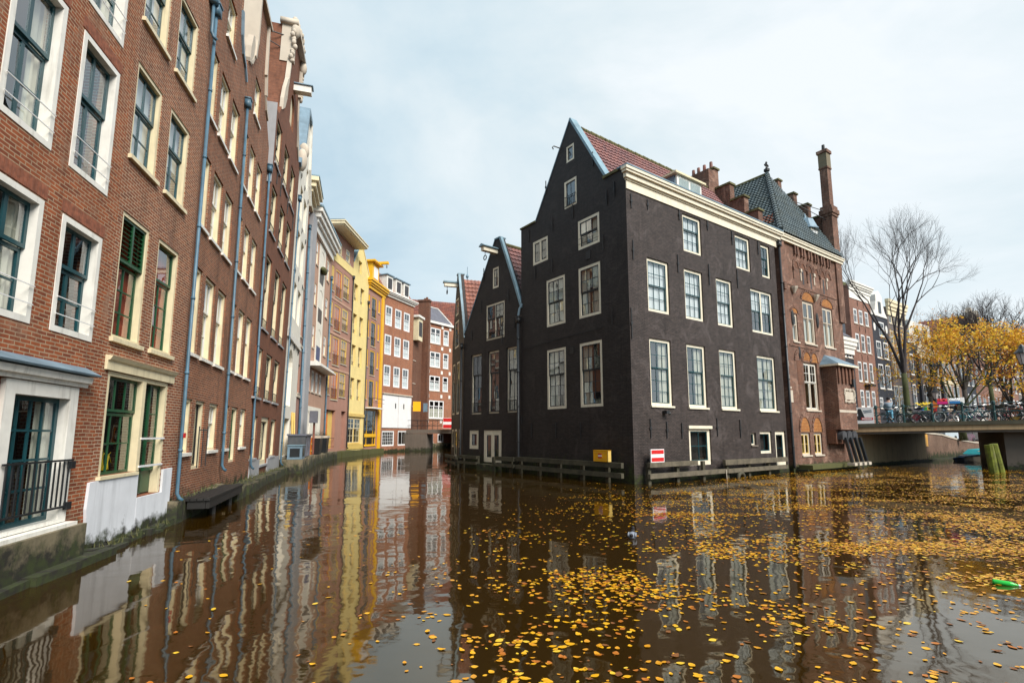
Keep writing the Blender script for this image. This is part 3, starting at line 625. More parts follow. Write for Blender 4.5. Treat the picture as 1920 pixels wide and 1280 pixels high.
# --- mauve house with orange doors
A, B = PL[6], PL[7]; L = dist(A, B)
h = House('mauve plastered house with bright orange balcony doors on every floor', A, B)
for z0, z1 in ((5.14,7.7), (8.24,10.85), (11.39,13.8), (14.5,17.1)):
    h.win(1.08, 2.62, z0, z1, 'far', name='balcony_door', fm='ochre', sm='orange_door', split=None, lo=(2,2), curtain='blind', cm='orange_door', cg=.012, rail='iron', rh=1.0, rk=11)
    h.win(3.02, 4.56, z0+.35, z1+.1, 'far', fm='ochre', sm='ochre', curtain='blind', cg=.012, cm='orange_glass', rail='iron', rh=.7, rk=11)
    h.win(.10, .70, z0+.35, z1+.05, 'far', fm='ochre', sm='ochre', curtain='blind', cg=.012, cm='orange_glass', rail='iron', rh=.6, rk=5)
h.holes += [[(.2,.8),(2.4,.8),(2.4,4.2),(.2,4.2)], [(3.85,.7),(5.0,.7),(5.0,4.2),(3.85,4.2)]]
h.part('entrance_door', MB().box(.25,1.4,.3,.34,.82,4.1), 'orange_door'); h.part('entrance_side', MB().box(1.42,2.38,.28,.32,.82,4.15), 'ochre'); h.part('recess_panel', MB().box(3.87,4.98,.3,.33,.72,4.18), 'mauve')
h.part('door_grille', MB().box(.9,2.3,-.03,0,1.7,1.74).box(.9,2.3,-.03,0,.95,.99), 'iron')
for x0, x1 in ((1.18,2.34), (3.34,4.46)): h.win(x0, x1, 18.6, 19.85, 'far', fm='cream', sm='cream')
h.wall([(.005,0),(L-.005,0),(L-.005,20.6),(.005,20.6)], 'mauve', 7); h.inner(.1, L-.1, .4, 20, 1.0)
h.part('attic_band', MB().box(.01,L-.01,-.05,-.0035,17.7,18.5), 'cream_pl'); h.part('floor_band', MB().box(.01,L-.01,-.04,-.0035,14.1,14.35).box(.01,L-.01,-.04,-.0035,10.95,11.15).box(.01,L-.01,-.04,-.0035,7.8,8.0), 'pink')
h.part('eave', MB().box(-.5,L+.35,-1.15,1,20.62,20.72).box(-.6,L+.45,-1.25,1,20.72,20.95).box(-.65,L+.5,-1.32,1,20.95,21.05), 'cream'); h.part('roof', MB().box(-.6,L+.4,-1.2,6,21.055,21.15), 'lead')
h.pipe(L-.12, .7, 17.4, 'pipe_black', r=.06)
# --- cream gabled house
A, B = PL[7], PL[8]; L = dist(A, B)
h = House('pale cream house with a pointed gable and an ochre ground floor', A, B)
for z0, z1 in ((5.48,7.6), (8.88,10.92), (12.1,14.1), (15.45,17.17)):
    for x0, x1 in ((.40,1.48), (2.18,3.28)): h.win(x0, x1, z0, z1, 'cav', curtain='half', rail='iron', rh=.4)
h.win(1.4, 2.35, 18.6, 19.9, 'cav'); h.win(.1, 3.6, 1.1, 3.72, 'far', fm='ochre', sm='cream', mull=[.5], up=(2,2), lo=(2,2), sill='ochre')
h.wall([(.005,0),(L-.005,0),(L-.005,19.2),(2.2,21.8),(1.7,21.8),(.005,19.3)], 'cream_pl', 7); h.inner(.1, L-.1, .4, 19)
h.part('ground_band', MB().box(.02,L-.03,-.06,-.0035,.6,1.05).box(.02,L-.03,-.12,-.0035,3.8,4.1), 'ochre')
gable_trim(h, [(L,19.2),(2.2,21.8)], .14, -.06, .5, 'cream'); gable_trim(h, [(1.7,21.8),(0,19.3)], .14, -.06, .5, 'leadblue')
h.pipe(L-.1, .7, 16.0, 'pipe_black', r=.05)
# --- house with yellow trim
A, B = PL[8], PL[9]; L = dist(A, B)
h = House('pink house with bright yellow cornice, dormer and corner pilaster', A, B)
for z0, z1 in ((4.96,7.92), (8.45,11.17), (11.64,14.4), (14.83,17.2)):
    h.win(.98, 2.33, z0, z1, 'far', name='balcony_door', fm='yellow', sm='navy', split=None, lo=(2,3), rail='iron', rh=1.0, rk=9)
    h.win(2.88, 3.38, z0+.9, z1+.05, 'far', fm='yellow', sm='yellow', split=None, lo=(1,2)); h.win(.08, .5, z0+.8, z1, 'far', fm='yellow', sm='yellow', split=None, lo=(1,2))
h.win(.02, 3.3, .85, 4.72, 'far', fm='yellow', sm='navy', split=.4, mull=[.26,.78], up=(2,4), lo=(1,1), sill='yellow', name='shop_front')
h.part('panel', MB().box(.05,3.3,-.05,-.0035,1.75,2.1), 'yellow')
h.wall([(.005,0),(L-.005,0),(L-.005,18.0),(.005,18.0)], 'mauve', 7); h.inner(.1, L-.1, .4, 17.8)
h.part('pilaster', MB().box(3.75,4.35,-.14,-.0035,0,17.9), 'yellow'); cornice(h, .2, L-.1, 17.85, 18.9, .55, 'yellow')
h.part('balcony', MB().box(.3,3.6,-.8,-.0035,4.78,4.92), 'white'); h.part('roof', MB().add([(0,0,18.91),(L,0,18.91),(L,3,21.5),(0,3,21.5)],[(0,1,2,3)]), 'slate', fix=False)
dm = MB().box(.6,2.5,-.1,2,18.92,21.0); dd = h.part('dormer', dm, 'yellow'); h.part('dormer_window', MB().box(1.0,2.1,-.16,-.104,19.3,20.6), 'whitec'); h.part('dormer_roof', MB().box(.3,2.8,-.5,2,21.005,21.2), 'yellow')
h.part('hoist_beam', MB().box(2.05,2.4,-1.3,-.1,21.21,21.48), 'yellow'); h.part('hoist_hook', MB().torus((2.22,-1.1,20.9),.14,.03,'y',10,5).tube([(2.22,-1.1,21.2),(2.22,-1.1,21.03)],.02,4), 'iron')
h.part('balcony_rail', MB().box(.3,3.6,-.8,-.76,5.85,5.9).box(.3,3.6,-.8,-.77,5.4,5.43), 'iron')
# --- brick house with white ground floor at the bend
A, B = PL[9], PL[10]; L = dist(A, B)
h = House('orange brick house at the canal bend with white windows and white panelled lower floors', A, B)
for z0, z1 in ((7.62,10.12), (11.33,13.74), (14.82,17.2)):
    for x0, x1 in ((.35,1.72), (2.32,3.70), (4.22,5.60)): h.win(x0, x1, z0, z1, 'brn', curtain='half', cm='blind')
h.win(.4, 2.84, .68, 2.46, 'far', fm='whitec', sm='whitec', split=None, lo=(6,4), sill=None); h.win(3.63, 6.18, .68, 2.48, 'far', fm='whitec', sm='whitec', split=None, lo=(3,1), sill=None)
h.wall([(.005,0),(L-.005,0),(L-.005,18.4),(.005,18.4)], 'brick_orange', 7); h.inner(.1, L-.1, .4, 18)
h.part('loading_doors', MB().box(.28,3.42,-.08,-.0035,2.8,6.65).box(3.5,6.3,-.08,-.0035,2.8,6.65), 'whitec'); h.part('door_strap', MB().box(2.75,2.95,-.1,-.082,5.1,5.7).box(4.5,4.7,-.1,-.082,5.1,5.7), 'black')
h.part('canopy', MB().box(.2,6.38,-.22,-.0035,6.68,6.82), 'stone'); cornice(h, .2, L-.1, 18.3, 18.9, .5, 'white')
h.part('roof', pantiles((0,.1,18.9), (.25,0,0), (0,.16,.26), int(L/.25), 10), 'tile_orange', fix=False)
for x in (.45, 2.3, 4.05):
    dm = h.part('dormer', MB().box(x,x+1.2,.0,2,18.95,20.9), 'white'); obj('dormer_window', MB().box(x+.2,x+1.0,-.05,-.004,19.3,20.6), M['interior_far'], dm); obj('dormer_roof', MB().box(x-.15,x+1.35,-.15,2,20.905,21.02), M['lead'], dm)
# ------------------------------------------------------------------ end of the narrow canal
def hz(px, Y): return ((px-960)/973.5*Y, Y)
A, B = hz(769.5, 66), hz(791, 70)
h = House('shadowed brown brick building with a tall chimney breast and a small white oriel', A, B); L = h.L
h.wall([(.005,0),(L,0),(L,16.5),(.005,16.5)], 'brick_orange_dark', 6)  # wall and chimney: darker orange brick, with their shade put into the colour
for z in (11.6, 8.6, 5.6): h.win(.25, 1.1, z, z+2.4, 'far', fm='cream', sm='white')
h.part('oriel', MB().box(.1,1.6,-.7,-.004,14.2,17.2), 'cream'); h.part('oriel_window', MB().box(.3,1.4,-.74,-.704,14.8,16.7), 'interior_far'); h.part('oriel_roof', MB().box(-.2,1.9,-.9,0,17.205,17.5), 'white')
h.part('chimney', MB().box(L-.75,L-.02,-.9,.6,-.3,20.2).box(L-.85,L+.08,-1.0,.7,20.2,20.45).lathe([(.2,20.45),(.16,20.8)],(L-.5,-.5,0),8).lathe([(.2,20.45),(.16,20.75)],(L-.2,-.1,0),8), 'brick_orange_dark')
h.part('side_wall', MB().box(L,L+.5,-.5,1,-.2,15.5), 'brick_orange')  # lit face: brighter copy of the same brick, light held in the colour
# orange brick house behind the footbridge
k = 74/66; A = (-10.644*k, 66*k); B = (-7.755*k, 69.906*k)
h = House('orange brick house with white window groups and a grey slate mansard behind the footbridge', A, B)
sc = lambda z: 2.1+(z-2.1)*k
for x0, x1 in ((.0,1.92), (2.42,3.48)):
    for z0, z1 in ((13.82,15.94), (10.7,12.75), (7.62,9.6)):
        h.win(x0*k+.02, x1*k, sc(z0), sc(z1), 'far', mull=[.5] if x1 < 2 else [], up=(1,1), lo=(2,2), curtain='half', cm='blind', split=.68)
h.win(.02, 2.73*k, sc(4.05), sc(6.4), 'far', mull=[.333,.667], up=(1,1), lo=(2,2), split=.7, curtain='half', cm='curtain')
for x0, x1 in ((.02,.9), (1.69,2.76)): h.win(x0*k, x1*k, sc(1.0), sc(2.1), 'far', split=None, lo=(2,1))
L = 7.0
h.wall([(-.45,0),(L,0),(L,sc(16.5)),(-.45,sc(16.5))], 'brick_orange', 6); h.inner(0, L-.2, .3, 18)
h.part('plinth', MB().box(-.44,L,-.06,-.0035,-.2,.75), 'mossy')
h.part('eave_band', MB().box(-.6,L,-.3,-.0035,sc(16.45),sc(16.75)), 'white')
sq = MB()
for z in (3.7,6.95,10.1,13.3,16.2):
    for x in (-.25, 2.45, 4.15): sq.box(x-.18, x+.22, -.05, -.0035, sc(z)-.25, sc(z)+.25)
for z in (6.8,10.0): sq.box(-.44, .0, -.03, -.0035, sc(z)-.06, sc(z)+.06)
h.part('stone_block', sq, 'white')
z0, z1 = sc(16.76), sc(18.95)
h.part('mansard_roof', MB().add([(-.4,-.1,z0),(4.6,-.1,z0),(2.9,1.4,z1),(-.4,1.4,z1)],[(0,1,2,3)]).add([(4.6,-.1,z0),(4.6,5,z0),(2.9,5,z1),(2.9,1.4,z1)],[(0,1,2,3)]), 'slate', fix=False)
h.part('roof_trim', MB().tube([(-.4,1.4,z1+.05),(2.9,1.4,z1+.05),(4.55,-.05,z0+.1)],.09,5), 'white')
A2 = hz(770, 82); B2 = hz(905, 86)
h = House('long red tiled roof building rising behind the orange brick house', A2, B2); L = h.L
h.wall([(0,0),(L,0),(L,18.5),(0,18.5)], 'brick_orange_dark', 9)
h.part('roof', pantiles((-.2,-.3,18.3), (.33,0,0), (0,.2,.3), int((L+.4)/.33), 22, amp=.05, lift=.07), 'tile_brown', fix=False)
h.part('roof_back', MB().box(-.2,L+.2,4.2,9,18.4,24.6), 'brick_orange_dark')
h.part('skylight', MB().box(9.6,10.6,.6,1.8,19.2,20.6), 'lead')
sp = single('church_spire', MB().lathe([(1.2,0),(1.0,3),(.35,3.4),(.3,5),(.1,5.6),(.3,6.1),(.05,6.7),(.05,8)],(0,0,26),10), M['lead'], 'thin far spire poking up behind the dark gable with the blue lead edge', 'spire', Matrix.Translation((-8.6,96,0)))
# footbridge
fb = thing('footbridge', 'low iron footbridge crossing the narrow canal end with a railing', 'footbridge', frm(hz(768,64), hz(850,63)))
obj('deck', MB().box(-.6,7.5,0,2.2,2.15,2.62), M['concrete_dark'], fb); obj('abutment', MB().box(-.8,2.2,-.2,2.4,-.3,2.1), M['concrete_dark'], fb)
rb = MB()
for y in (.1, 2.1):
    for z in (3.1, 3.75): rb.tube([(-.5,y,z),(7.4,y,z)], .025, 5)
    for i in range(6): rb.tube([(.2+i*1.35,y,2.62),(.2+i*1.35,y,3.78)], .03, 5)
    for i in range(5): rb.tube([(.2+i*1.35,y,3.1),(1.55+i*1.35,y,3.72)], .012, 4)
obj('railing', rb, M['iron'], fb)
def noentry(name, label, F, w, h, z, t=.04, frame=.04):
    s = thing(name, label, 'sign', F)
    obj('board', MB().box(0,w,-t,0,z,z+h), M['signwhite'], s); a = frame
    obj('stripe', MB().box(a,w-a,-t-.008,-t-.0005,z+a,z+h*.36), M['red'], s); obj('stripe', MB().box(a,w-a,-t-.008,-t-.0005,z+h*.64,z+h-a), M['red'], s)
    return s
noentry('waterway_sign', 'red and white no entry board fixed to the far footbridge railing', frm(hz(830,62.6), hz(860,62.6)), 1.35, 1.25, 2.75)
single('waterway_sign', MB().box(0,.95,-.05,0,4.9,6.1), M['signyellow'], 'upright yellow board on the wall beside the footbridge', 'sign', frm(hz(773,64.5), hz(800,65)))
single('notice_board', MB().box(0,.55,-.05,0,4.9,6.0), M['lead'], 'grey blue notice plate on the brick corner above the footbridge', 'sign', frm(hz(792.5,66.5), hz(830,66.5)))

# ------------------------------------------------------------------ black corner house
C = (5.121,21.948); CR = (15.426,29.217); CL = (.525,28.386); D2L = (-3.118,32.991)
root = thing('corner_house', 'large black brick corner house with a red tiled gable roof standing in the water', 'house', Matrix.Translation((C[0],C[1],0)))
h = House('', CL, C, root=root)
h.win(3.96,4.55,16.02,16.91,'D1L',split=None,lo=(1,1),fw=.1); h.win(3.76,4.70,13.57,15.04,'D1L',split=None,lo=(2,1),fw=.12,rail='iron',rh=.6)
h.win(4.74,6.22,11.08,12.58,'D1L',split=.5,up=(3,1),lo=(3,1),curtain='both',rail='iron',bars=False); h.win(1.09,2.39,11.29,12.63,'D1L',mull=[.5],mullw=.14,split=None,lo=(1,2))
for a, b in ((2.24,3.72),(4.72,6.21)):
    h.win(a,b,7.63,10.15,'D1L',curtain='both',cw=.4); h.win(a,b,3.34,6.41,'D1L',split=.58,up=(3,2),lo=(3,3),curtain='left',cw=.45)
o = [(0,-.4),(7.91,-.4),(7.91,14.05),(6.65,14.2),(4.28,18.32),(1.33,13.72),(0,13.72)]
h.wall(o, 'brick_black', .36); h.inner(.3, 7.3, .4, 13, 1.0)
gable_trim(h, [(6.65,14.2),(4.28,18.32)], .12, -.05, .42, 'leadblue', 'gable_lead'); gable_trim(h, [(4.28,18.32),(1.33,13.72)], .05, -.03, .4, 'lead', 'gable_lead')
h.part('parapet_coping', MB().box(6.55,7.97,-.06,.5,14.06,14.2).box(-.05,1.36,-.06,.5,13.73,13.82), 'ridge_moss')
h.part('hoist_hook', MB().tube([(3.6,-.02,17.0),(3.5,-.45,17.05),(3.5,-.55,16.95),(3.5,-.48,16.85)], .03, 5), 'iron')
h.part('vent', MB().box(5.3,5.6,-.03,-.0035,10.45,10.85).box(4.05,4.32,-.03,-.0035,6.0,6.32), 'iron')
h.anchors([(x,z,z+.75) for x,z in ((.75,12.75),(2.8,12.75),(4.4,12.85),(6.75,12.7),(7.25,12.9),(2.75,10.5),(6.45,10.6),(6.9,7.0),(1.3,10.5),(.9,1.9),(2.9,1.9),(4.7,1.9),(5.9,15.0),(2.3,15.0))])
h.part('cable', MB().tube([(.3,-.03,6.75),(2.5,-.03,6.85),(6.3,-.03,6.95)],.012,4), 'iron')
hr = House('', C, CR, root=root)
for x0,x1,z0,z1,kw in ((4.03,5.53,11.0,12.94,dict(split=.62,up=(3,1),lo=(3,2),curtain='blind',cm='blind')),(8.59,10.03,11.0,12.92,dict(split=.6,up=(3,1),lo=(3,2),curtain='blind',cm='blind')),(11.18,12.12,10.97,12.92,dict(split=.6,up=(2,1),lo=(2,2)))): hr.win(x0,x1,z0,z1,'D1R',**kw)
for x0,x1 in ((1.26,2.80),(3.97,5.44),(6.60,8.02)): hr.win(x0,x1,7.60,10.12,'D1R',curtain='blind',cm='blind')
hr.win(9.81,12.05,7.62,10.1,'D1R',mull=[.5],mullw=.12,up=(2,2),lo=(2,2),curtain='blind',cm='blind',bl=.45)
for i,(x0,x1) in enumerate(((1.24,2.74),(3.91,5.37),(6.54,8.01),(10.05,11.90))): hr.win(x0,x1,3.33,6.37,'D1R',split=.57,up=(3,2),lo=(3,3),curtain='right' if i < 2 else 'both',cw=.42+.1*(i==2),sill='ivory')
hr.win(3.80,5.51,.64,2.42,'D1R',name='door',split=None,lo=(2,2),hood=True,fw=.2,mw=.03); hr.win(9.88,11.05,1.06,2.23,'D1R',split=None,lo=(2,1)); hr.win(11.42,12.53,.38,2.25,'D1R',name='door',split=None,lo=(1,2),fw=.2)
hr.win(9.02,9.52,1.50,2.15,'D1R',split=None,lo=(1,1),fw=.08,rec=.12,sill='concrete_dark')
hr.wall([(.002,-.4),(12.7,-.4),(12.7,13.3),(.002,13.3)], 'brick_black_pale', .36); hr.inner(.8, 12.4, .4, 13, 1.0)  # paler copy of the black brick; this wall's brighter light is in its colour
hr.anchors([(x,a,b) for x,a,b in ((1.44,12.42,12.9),(.31,12.2,12.87),(3.76,12.49,13.05),(6.08,12.5,13.04),(8.28,12.2,13.03),(10.87,12.2,12.98),(.33,9.8,10.7),(3.5,9.78,10.68),(6.0,9.6,10.68),(8.57,9.85,10.9),(.09,6.2,7.55),(1.1,1.92,2.74),(2.2,1.9,2.64),(3.27,1.88,2.6),(6.03,1.97,2.85),(8.03,1.9,2.82))], .05)
cornice(hr, .05, 12.95, 13.05, 13.98, .34, 'ivory', steps=((0,.42,.14),(.42,.5,.3),(.5,.74,.55),(.74,.86,.85),(.86,1,1.0)))
hr.part('gutter', MB().box(-.28,13.25,-.36,.25,13.985,14.05), 'lead')
hr.pipe(13.02, .2, 13.1, 'pipe_black', y=-.14, r=.07, foot=.0); hr.part('lamp', MB().box(1.95,2.15,-.25,-.0035,2.98,3.12).ball((2.2,-.2,3.0),.07), 'black')
# body behind the parapets, roof
rb = MB(); rb.prism([(.05,-.3),(7.6,-.3),(7.6,13.5),(.05,13.5)], .37, 12.5); h.part('house_body', rb, 'brick_black')
e = 4.28; zr = 18.0; vs = Vector((e-7.05, 0, zr-13.55)); nv = 14
tl = pantiles((7.05,.37,13.55), (0,.245,0), tuple(vs/nv), 49, nv, amp=.045, lift=.055)
h.part('roof', tl, 'tile_pink', fix=False)
h.part('roof', pantiles((.9,.37,13.3), (0,.245,0), tuple(Vector((e-.9,0,zr-13.3))/nv), 49, nv, amp=.045, lift=.055), 'tile_pink', fix=False)
rg = MB()
for i in range(34): rg.tube([(e,.4+i*.35,zr+.03+.015*(i%2)),(e,.74+i*.35,zr+.03+.015*(i%2))], [.13,.11], 7)
h.part('ridge_tiles', rg, 'ridge_moss')
dm = hr.part('dormer', MB().prism([(4.3,13.8),(6.45,13.8),(6.45,15.25),(4.3,15.25)], .55, 2.6), 'lead'); obj('dormer_frame', MB().box(4.35,6.4,.44,.545,14.1,15.24), M['white'], dm)
obj('dormer_window', MB().box(4.5,5.3,.41,.436,14.3,15.1).box(5.45,6.28,.41,.436,14.3,15.1), M['glass_soft'], dm); obj('dormer_roof', MB().box(4.1,6.65,.3,2.8,15.255,15.36), M['cream'], dm)
# --- second black gable house
root2 = None
h = House('narrow black gable house with a hoist beam, blue lead edge and three tall windows', D2L, CL)
h.win(3.12,3.73,10.85,12.15,'D2',split=None,lo=(2,2),rec=.02); h.win(2.48,4.32,7.72,9.92,'D2',mull=[.5],mullw=.06,split=.6,up=(2,2),lo=(2,2),rec=.02,rail='iron',rh=.5)
for x0,x1 in ((.85,2.0),(2.68,3.80),(4.50,5.60)): h.win(x0,x1,3.29,7.03,'D2',rail='iron',rh=.7)
h.win(.75,1.74,1.18,2.31,'D2',split=None,lo=(1,1),fw=.22,rec=.02); h.win(2.29,4.05,.45,2.31,'D2',name='door',mull=[.5],mullw=.3,split=None,lo=(1,1),fw=.28,rec=.02)
L = h.L
h.wall([(.003,-.4),(L-.003,-.4),(L-.003,9.3),(3.85,13.9),(3.35,13.9),(.1,8.6),(.003,8.6)], 'brick_black', .36); h.inner(.2, 5.6, .3, 9, 1.0)
h.part('house_body', MB().prism([(.05,-.3),(L-.02,-.3),(L-.02,8.6),(.05,8.6)], .37, 9), 'brick_black')
gable_trim(h, [(L,9.15),(5.2,10.8),(3.85,13.9)], .15, -.04, .14, 'leadblue', 'gable_lead'); gable_trim(h, [(3.85,13.92),(3.35,13.92)], .08, -.05, .45, 'leadblue', 'gable_lead'); gable_trim(h, [(3.35,13.9),(.1,8.6)], .05, -.03, .4, 'lead', 'gable_lead')
nv = 15; h.part('roof', pantiles((L-.1,.4,9.0), (0,.25,0), tuple(Vector((3.6-L+.1,0,13.6-9.0))/nv), 30, nv, amp=.05, lift=.06), 'tile_pink', fix=False)
h.part('roof', pantiles((.1,.4,8.6), (0,.25,0), tuple(Vector((3.5,0,5.0))/nv), 30, nv, amp=.05, lift=.06), 'tile_pink', fix=False)
h.part('ridge_tiles', MB().tube([(3.6,.4,13.65),(3.6,8,13.65)],.12,7), 'ridge_moss')
h.part('hoist_beam', MB().box(3.35,3.65,-1.05,-.004,12.95,13.2), 'ivory'); h.part('hoist_beam_cover', MB().prism([(3.25,13.205),(3.75,13.205),(3.75,13.25),(3.5,13.38),(3.25,13.25)], -1.15, -.004), 'leadblue')
h.part('hoist_hook', MB().torus((3.5,-.85,12.55),.14,.03,'y',10,5).tube([(3.5,-.85,12.95),(3.5,-.85,12.66)],.02,4), 'iron')
h.pipe(L-.12, .5, 8.3, 'pipe_black', y=-.13, r=.08, foot=0); h.part('pipe_bend', MB().tube([(L-.12,-.13,8.7),(L-.05,-.1,9.1),(L+.1,.0,9.35)],.06,6), 'lead')
h.part('chain', MB().tube([(4.25,-.12,8.6),(4.25,-.12,7.3)],.035,5), 'iron')
h.anchors([(1.9,9.6,10.4),(4.7,9.7,10.5),(.9,8.0,8.6),(5.3,8.1,8.7),(2.2,11.6,12.4),(5.9,2.6,3.1)])
# --- third black gable house, turned away
A3 = (-4.30,36.7)
h = House('slim black gable house at the end of the dark row seen almost edge on', A3, D2L); L = h.L
s3 = L/3.9; X = lambda s: s*s3
h.win(X(1.0),X(2.0),10.3,11.5,'D2',split=None,lo=(1,2),rec=.01); h.win(X(.85),X(2.2),8.0,9.9,'D2',split=None,lo=(2,2),rec=.01)
h.win(X(.3),X(1.1),3.4,6.95,'D2',rec=.01); h.win(X(1.7),X(2.6),3.4,6.95,'D2',rec=.01)
h.win(X(.3),X(.9),1.2,2.4,'D2',split=None,lo=(1,1),rec=.01); h.win(X(1.2),X(2.0),.6,2.4,'D2',name='door',split=None,lo=(1,1),rec=.01); h.win(X(2.6),X(3.1),1.2,2.4,'D2',split=None,lo=(1,1),rec=.01)
ap = X(1.6)
h.wall([(.003,-.4),(L-.003,-.4),(L-.003,8.4),(ap+.22,13.2),(ap-.22,13.2),(.003,8.4)], 'brick_black_pale', .36); h.inner(.2, L-.2, .3, 8, 1.0)
h.part('house_body', MB().prism([(.05,-.3),(L-.05,-.3),(L-.05,8.3),(.05,8.3)], .37, 9), 'brick_black')
gable_trim(h, [(L,8.3),(L-.6,9.9),(ap+.22,13.2)], .10, -.03, .12, 'leadblue', 'gable_lead'); gable_trim(h, [(ap+.22,13.22),(ap-.22,13.22)], .08, -.05, .45, 'leadblue', 'gable_lead')
nv = 14; h.part('roof', pantiles((L-.1,.4,8.3), (0,.26,0), tuple(Vector((ap-L+.1,0,4.6))/nv), 30, nv, amp=.05, lift=.06), 'tile_orange', fix=False)
h.part('roof', pantiles((.0,.4,8.3), (0,.26,0), tuple(Vector((ap,0,4.6))/nv), 30, nv, amp=.05, lift=.06), 'tile_orange', fix=False)
h.part('hoist_beam', MB().box(ap-.14,ap+.14,-.95,-.004,12.3,12.55), 'ivory'); h.part('hoist_beam_cover', MB().box(ap-.22,ap+.22,-1.02,-.004,12.555,12.66), 'leadblue')
h.part('hoist_hook', MB().torus((ap,-.75,11.9),.14,.03,'y',10,5).tube([(ap,-.75,12.3),(ap,-.75,12.02)],.02,4), 'iron')
h.pipe(L-.15, .5, 7.6, 'pipe_black', y=-.13, r=.07, foot=0)
# ------------------------------------------------------------------ red brick lock house
R0 = (C[0]+.81723*13.2, C[1]+.57651*13.2); R1 = (C[0]+.81723*21.4, C[1]+.57651*21.4); q = 13.2
h = House('red brick lock house with orange arches, dark tiled roof and a tall chimney', R0, R1); L = h.L
c1 = dict(fm='stone', sm='stone', sill='stone', curtain='half', cm='curtain')
h.win(14.21-q,14.87-q,7.55,9.27,'D2',rec=.06,split=.62,up=(1,1),lo=(1,1),**c1); h.win(15.62-q,17.06-q,7.58,10.26,'D2',rec=.06,split=.62,mull=[.5],up=(1,1),lo=(1,1),**c1); h.win(18.2-q,19.6-q,7.6,10.22,'D2',rec=.06,split=.62,mull=[.5],up=(1,1),lo=(1,1),**c1)
h.win(15.2-q,16.9-q,3.5,6.4,'D2',rec=.1,split=.6,mull=[.5],up=(2,2),lo=(1,1),fm='stone',sm='white',sill='stone')
for x0,x1 in ((14.31,15.36),(15.84,16.88)): h.win(x0-q,x1-q,.85,2.16,'D2',rec=.08,mull=[.5],split=None,lo=(1,2),fm='stone',sm='ochre',sill='stone')
def tymp(x0, x1, z0, zt, mat='arch_orange', y=-.012):
    c = (x0+x1)/2; r = (x1-x0)/2; k = (zt-z0)/r
    h.part('tympanum', MB().prism([(c+r*math.cos(PI*i/10), z0+r*k*math.sin(PI*i/10)) for i in range(11)], y, -.0035), mat)
    ar = MB()
    for i in range(11):
        a0, a1 = PI*i/11+.03, PI*(i+1)/11-.03; p = []
        for a, rr in ((a0,r+.02),(a1,r+.02),(a1,r+.2),(a0,r+.2)): p.append((c+rr*math.cos(a), z0+rr*k*math.sin(a)))
        ar.prism(p, y-.03, -.0035)
    h.part('arch_ring', ar, 'brick_lock')
tymp(14.2-q,14.9-q,9.33,9.6); tymp(15.6-q,17.08-q,10.32,10.85); tymp(18.15-q,19.65-q,10.28,10.8); tymp(14.3-q,15.37-q,2.22,3.05); tymp(15.83-q,16.9-q,2.22,3.05)
tymp(15.25-q,16.1-q,6.5,7.0); tymp(16.2-q,17.0-q,6.45,7.0); tymp(14.3-q,15.0-q,6.4,6.85, 'brick_lock')
h.part('blind_panel', MB().box(14.4-q,14.98-q,-.012,-.0035,5.0,6.38), 'brick_orange_dark')
for i in range(6):
    x = 14.9-q+i*.86; tymp(x, x+.5, 12.25, 12.6, 'brick_orange_dark')
    h.part('arch_foot', MB().box(x-.2,x-.02,-.1,-.0035,12.05,12.24).box(x-.16,x-.06,-.05,-.0035,11.5,12.05), 'stone' if i % 2 else 'brick_lock')
    h.part('corbel', MB().box(x+.05,x+.2,-.12,-.0035,13.05,13.6).box(x+.38,x+.53,-.12,-.0035,13.05,13.6), 'brick_lock')
h.part('slit', MB().box(15.9-q,16.05-q,-.01,-.0035,11.3,12.2).box(16.9-q,17.05-q,-.01,-.0035,11.2,12.2).box(18.6-q,18.75-q,-.01,-.0035,11.1,12.1), 'black')
h.part('lesene', MB().box(.05,.5,-.1,-.0035,11.0,13.6).box(.1,.4,-.16,-.0035,10.6,11.0), 'brick_lock'); h.part('string_course', MB().box(.5,7.2,-.04,-.0035,11.0,11.1).box(.5,4.2,-.04,-.0035,7.25,7.36), 'brick_lock')
h.part('ornament', MB().ball((1.05,-.03,9.0),.14,.06,.5).ball((4.2,-.03,9.2),.14,.06,.5).ball((1.6,-.03,6.9),.12,.05,.4), 'iron')
h.part('corbel_stone', MB().lathe([(.05,0),(.22,.3),(.25,.4)],(1.3,-.1,10.5),8).lathe([(.05,0),(.22,.3),(.25,.4)],(4.0,-.1,10.4),8), 'stone')
h.part('quoin', MB().box(.02,.22,-.03,-.0035,5.2,5.5).box(.02,.22,-.03,-.0035,6.0,6.3).box(.02,.3,-.06,-.0035,4.7,4.8).box(.05,.45,-.03,-.0035,3.9,4.6), 'stone')
h.wall([(.003,-.4),(L-.4,-.4),(L-.4,13.6),(.003,13.6)], 'brick_lock', 7.5); h.inner(.3, 7.4, .3, 13, .9, 'ochre')
h.part('cornice', MB().box(-.1,L+.1,-.16,.2,13.62,13.8).box(-.15,L+.15,-.24,.2,13.803,13.93).box(-.18,L+.18,-.28,.2,13.933,14.0), 'ivory')
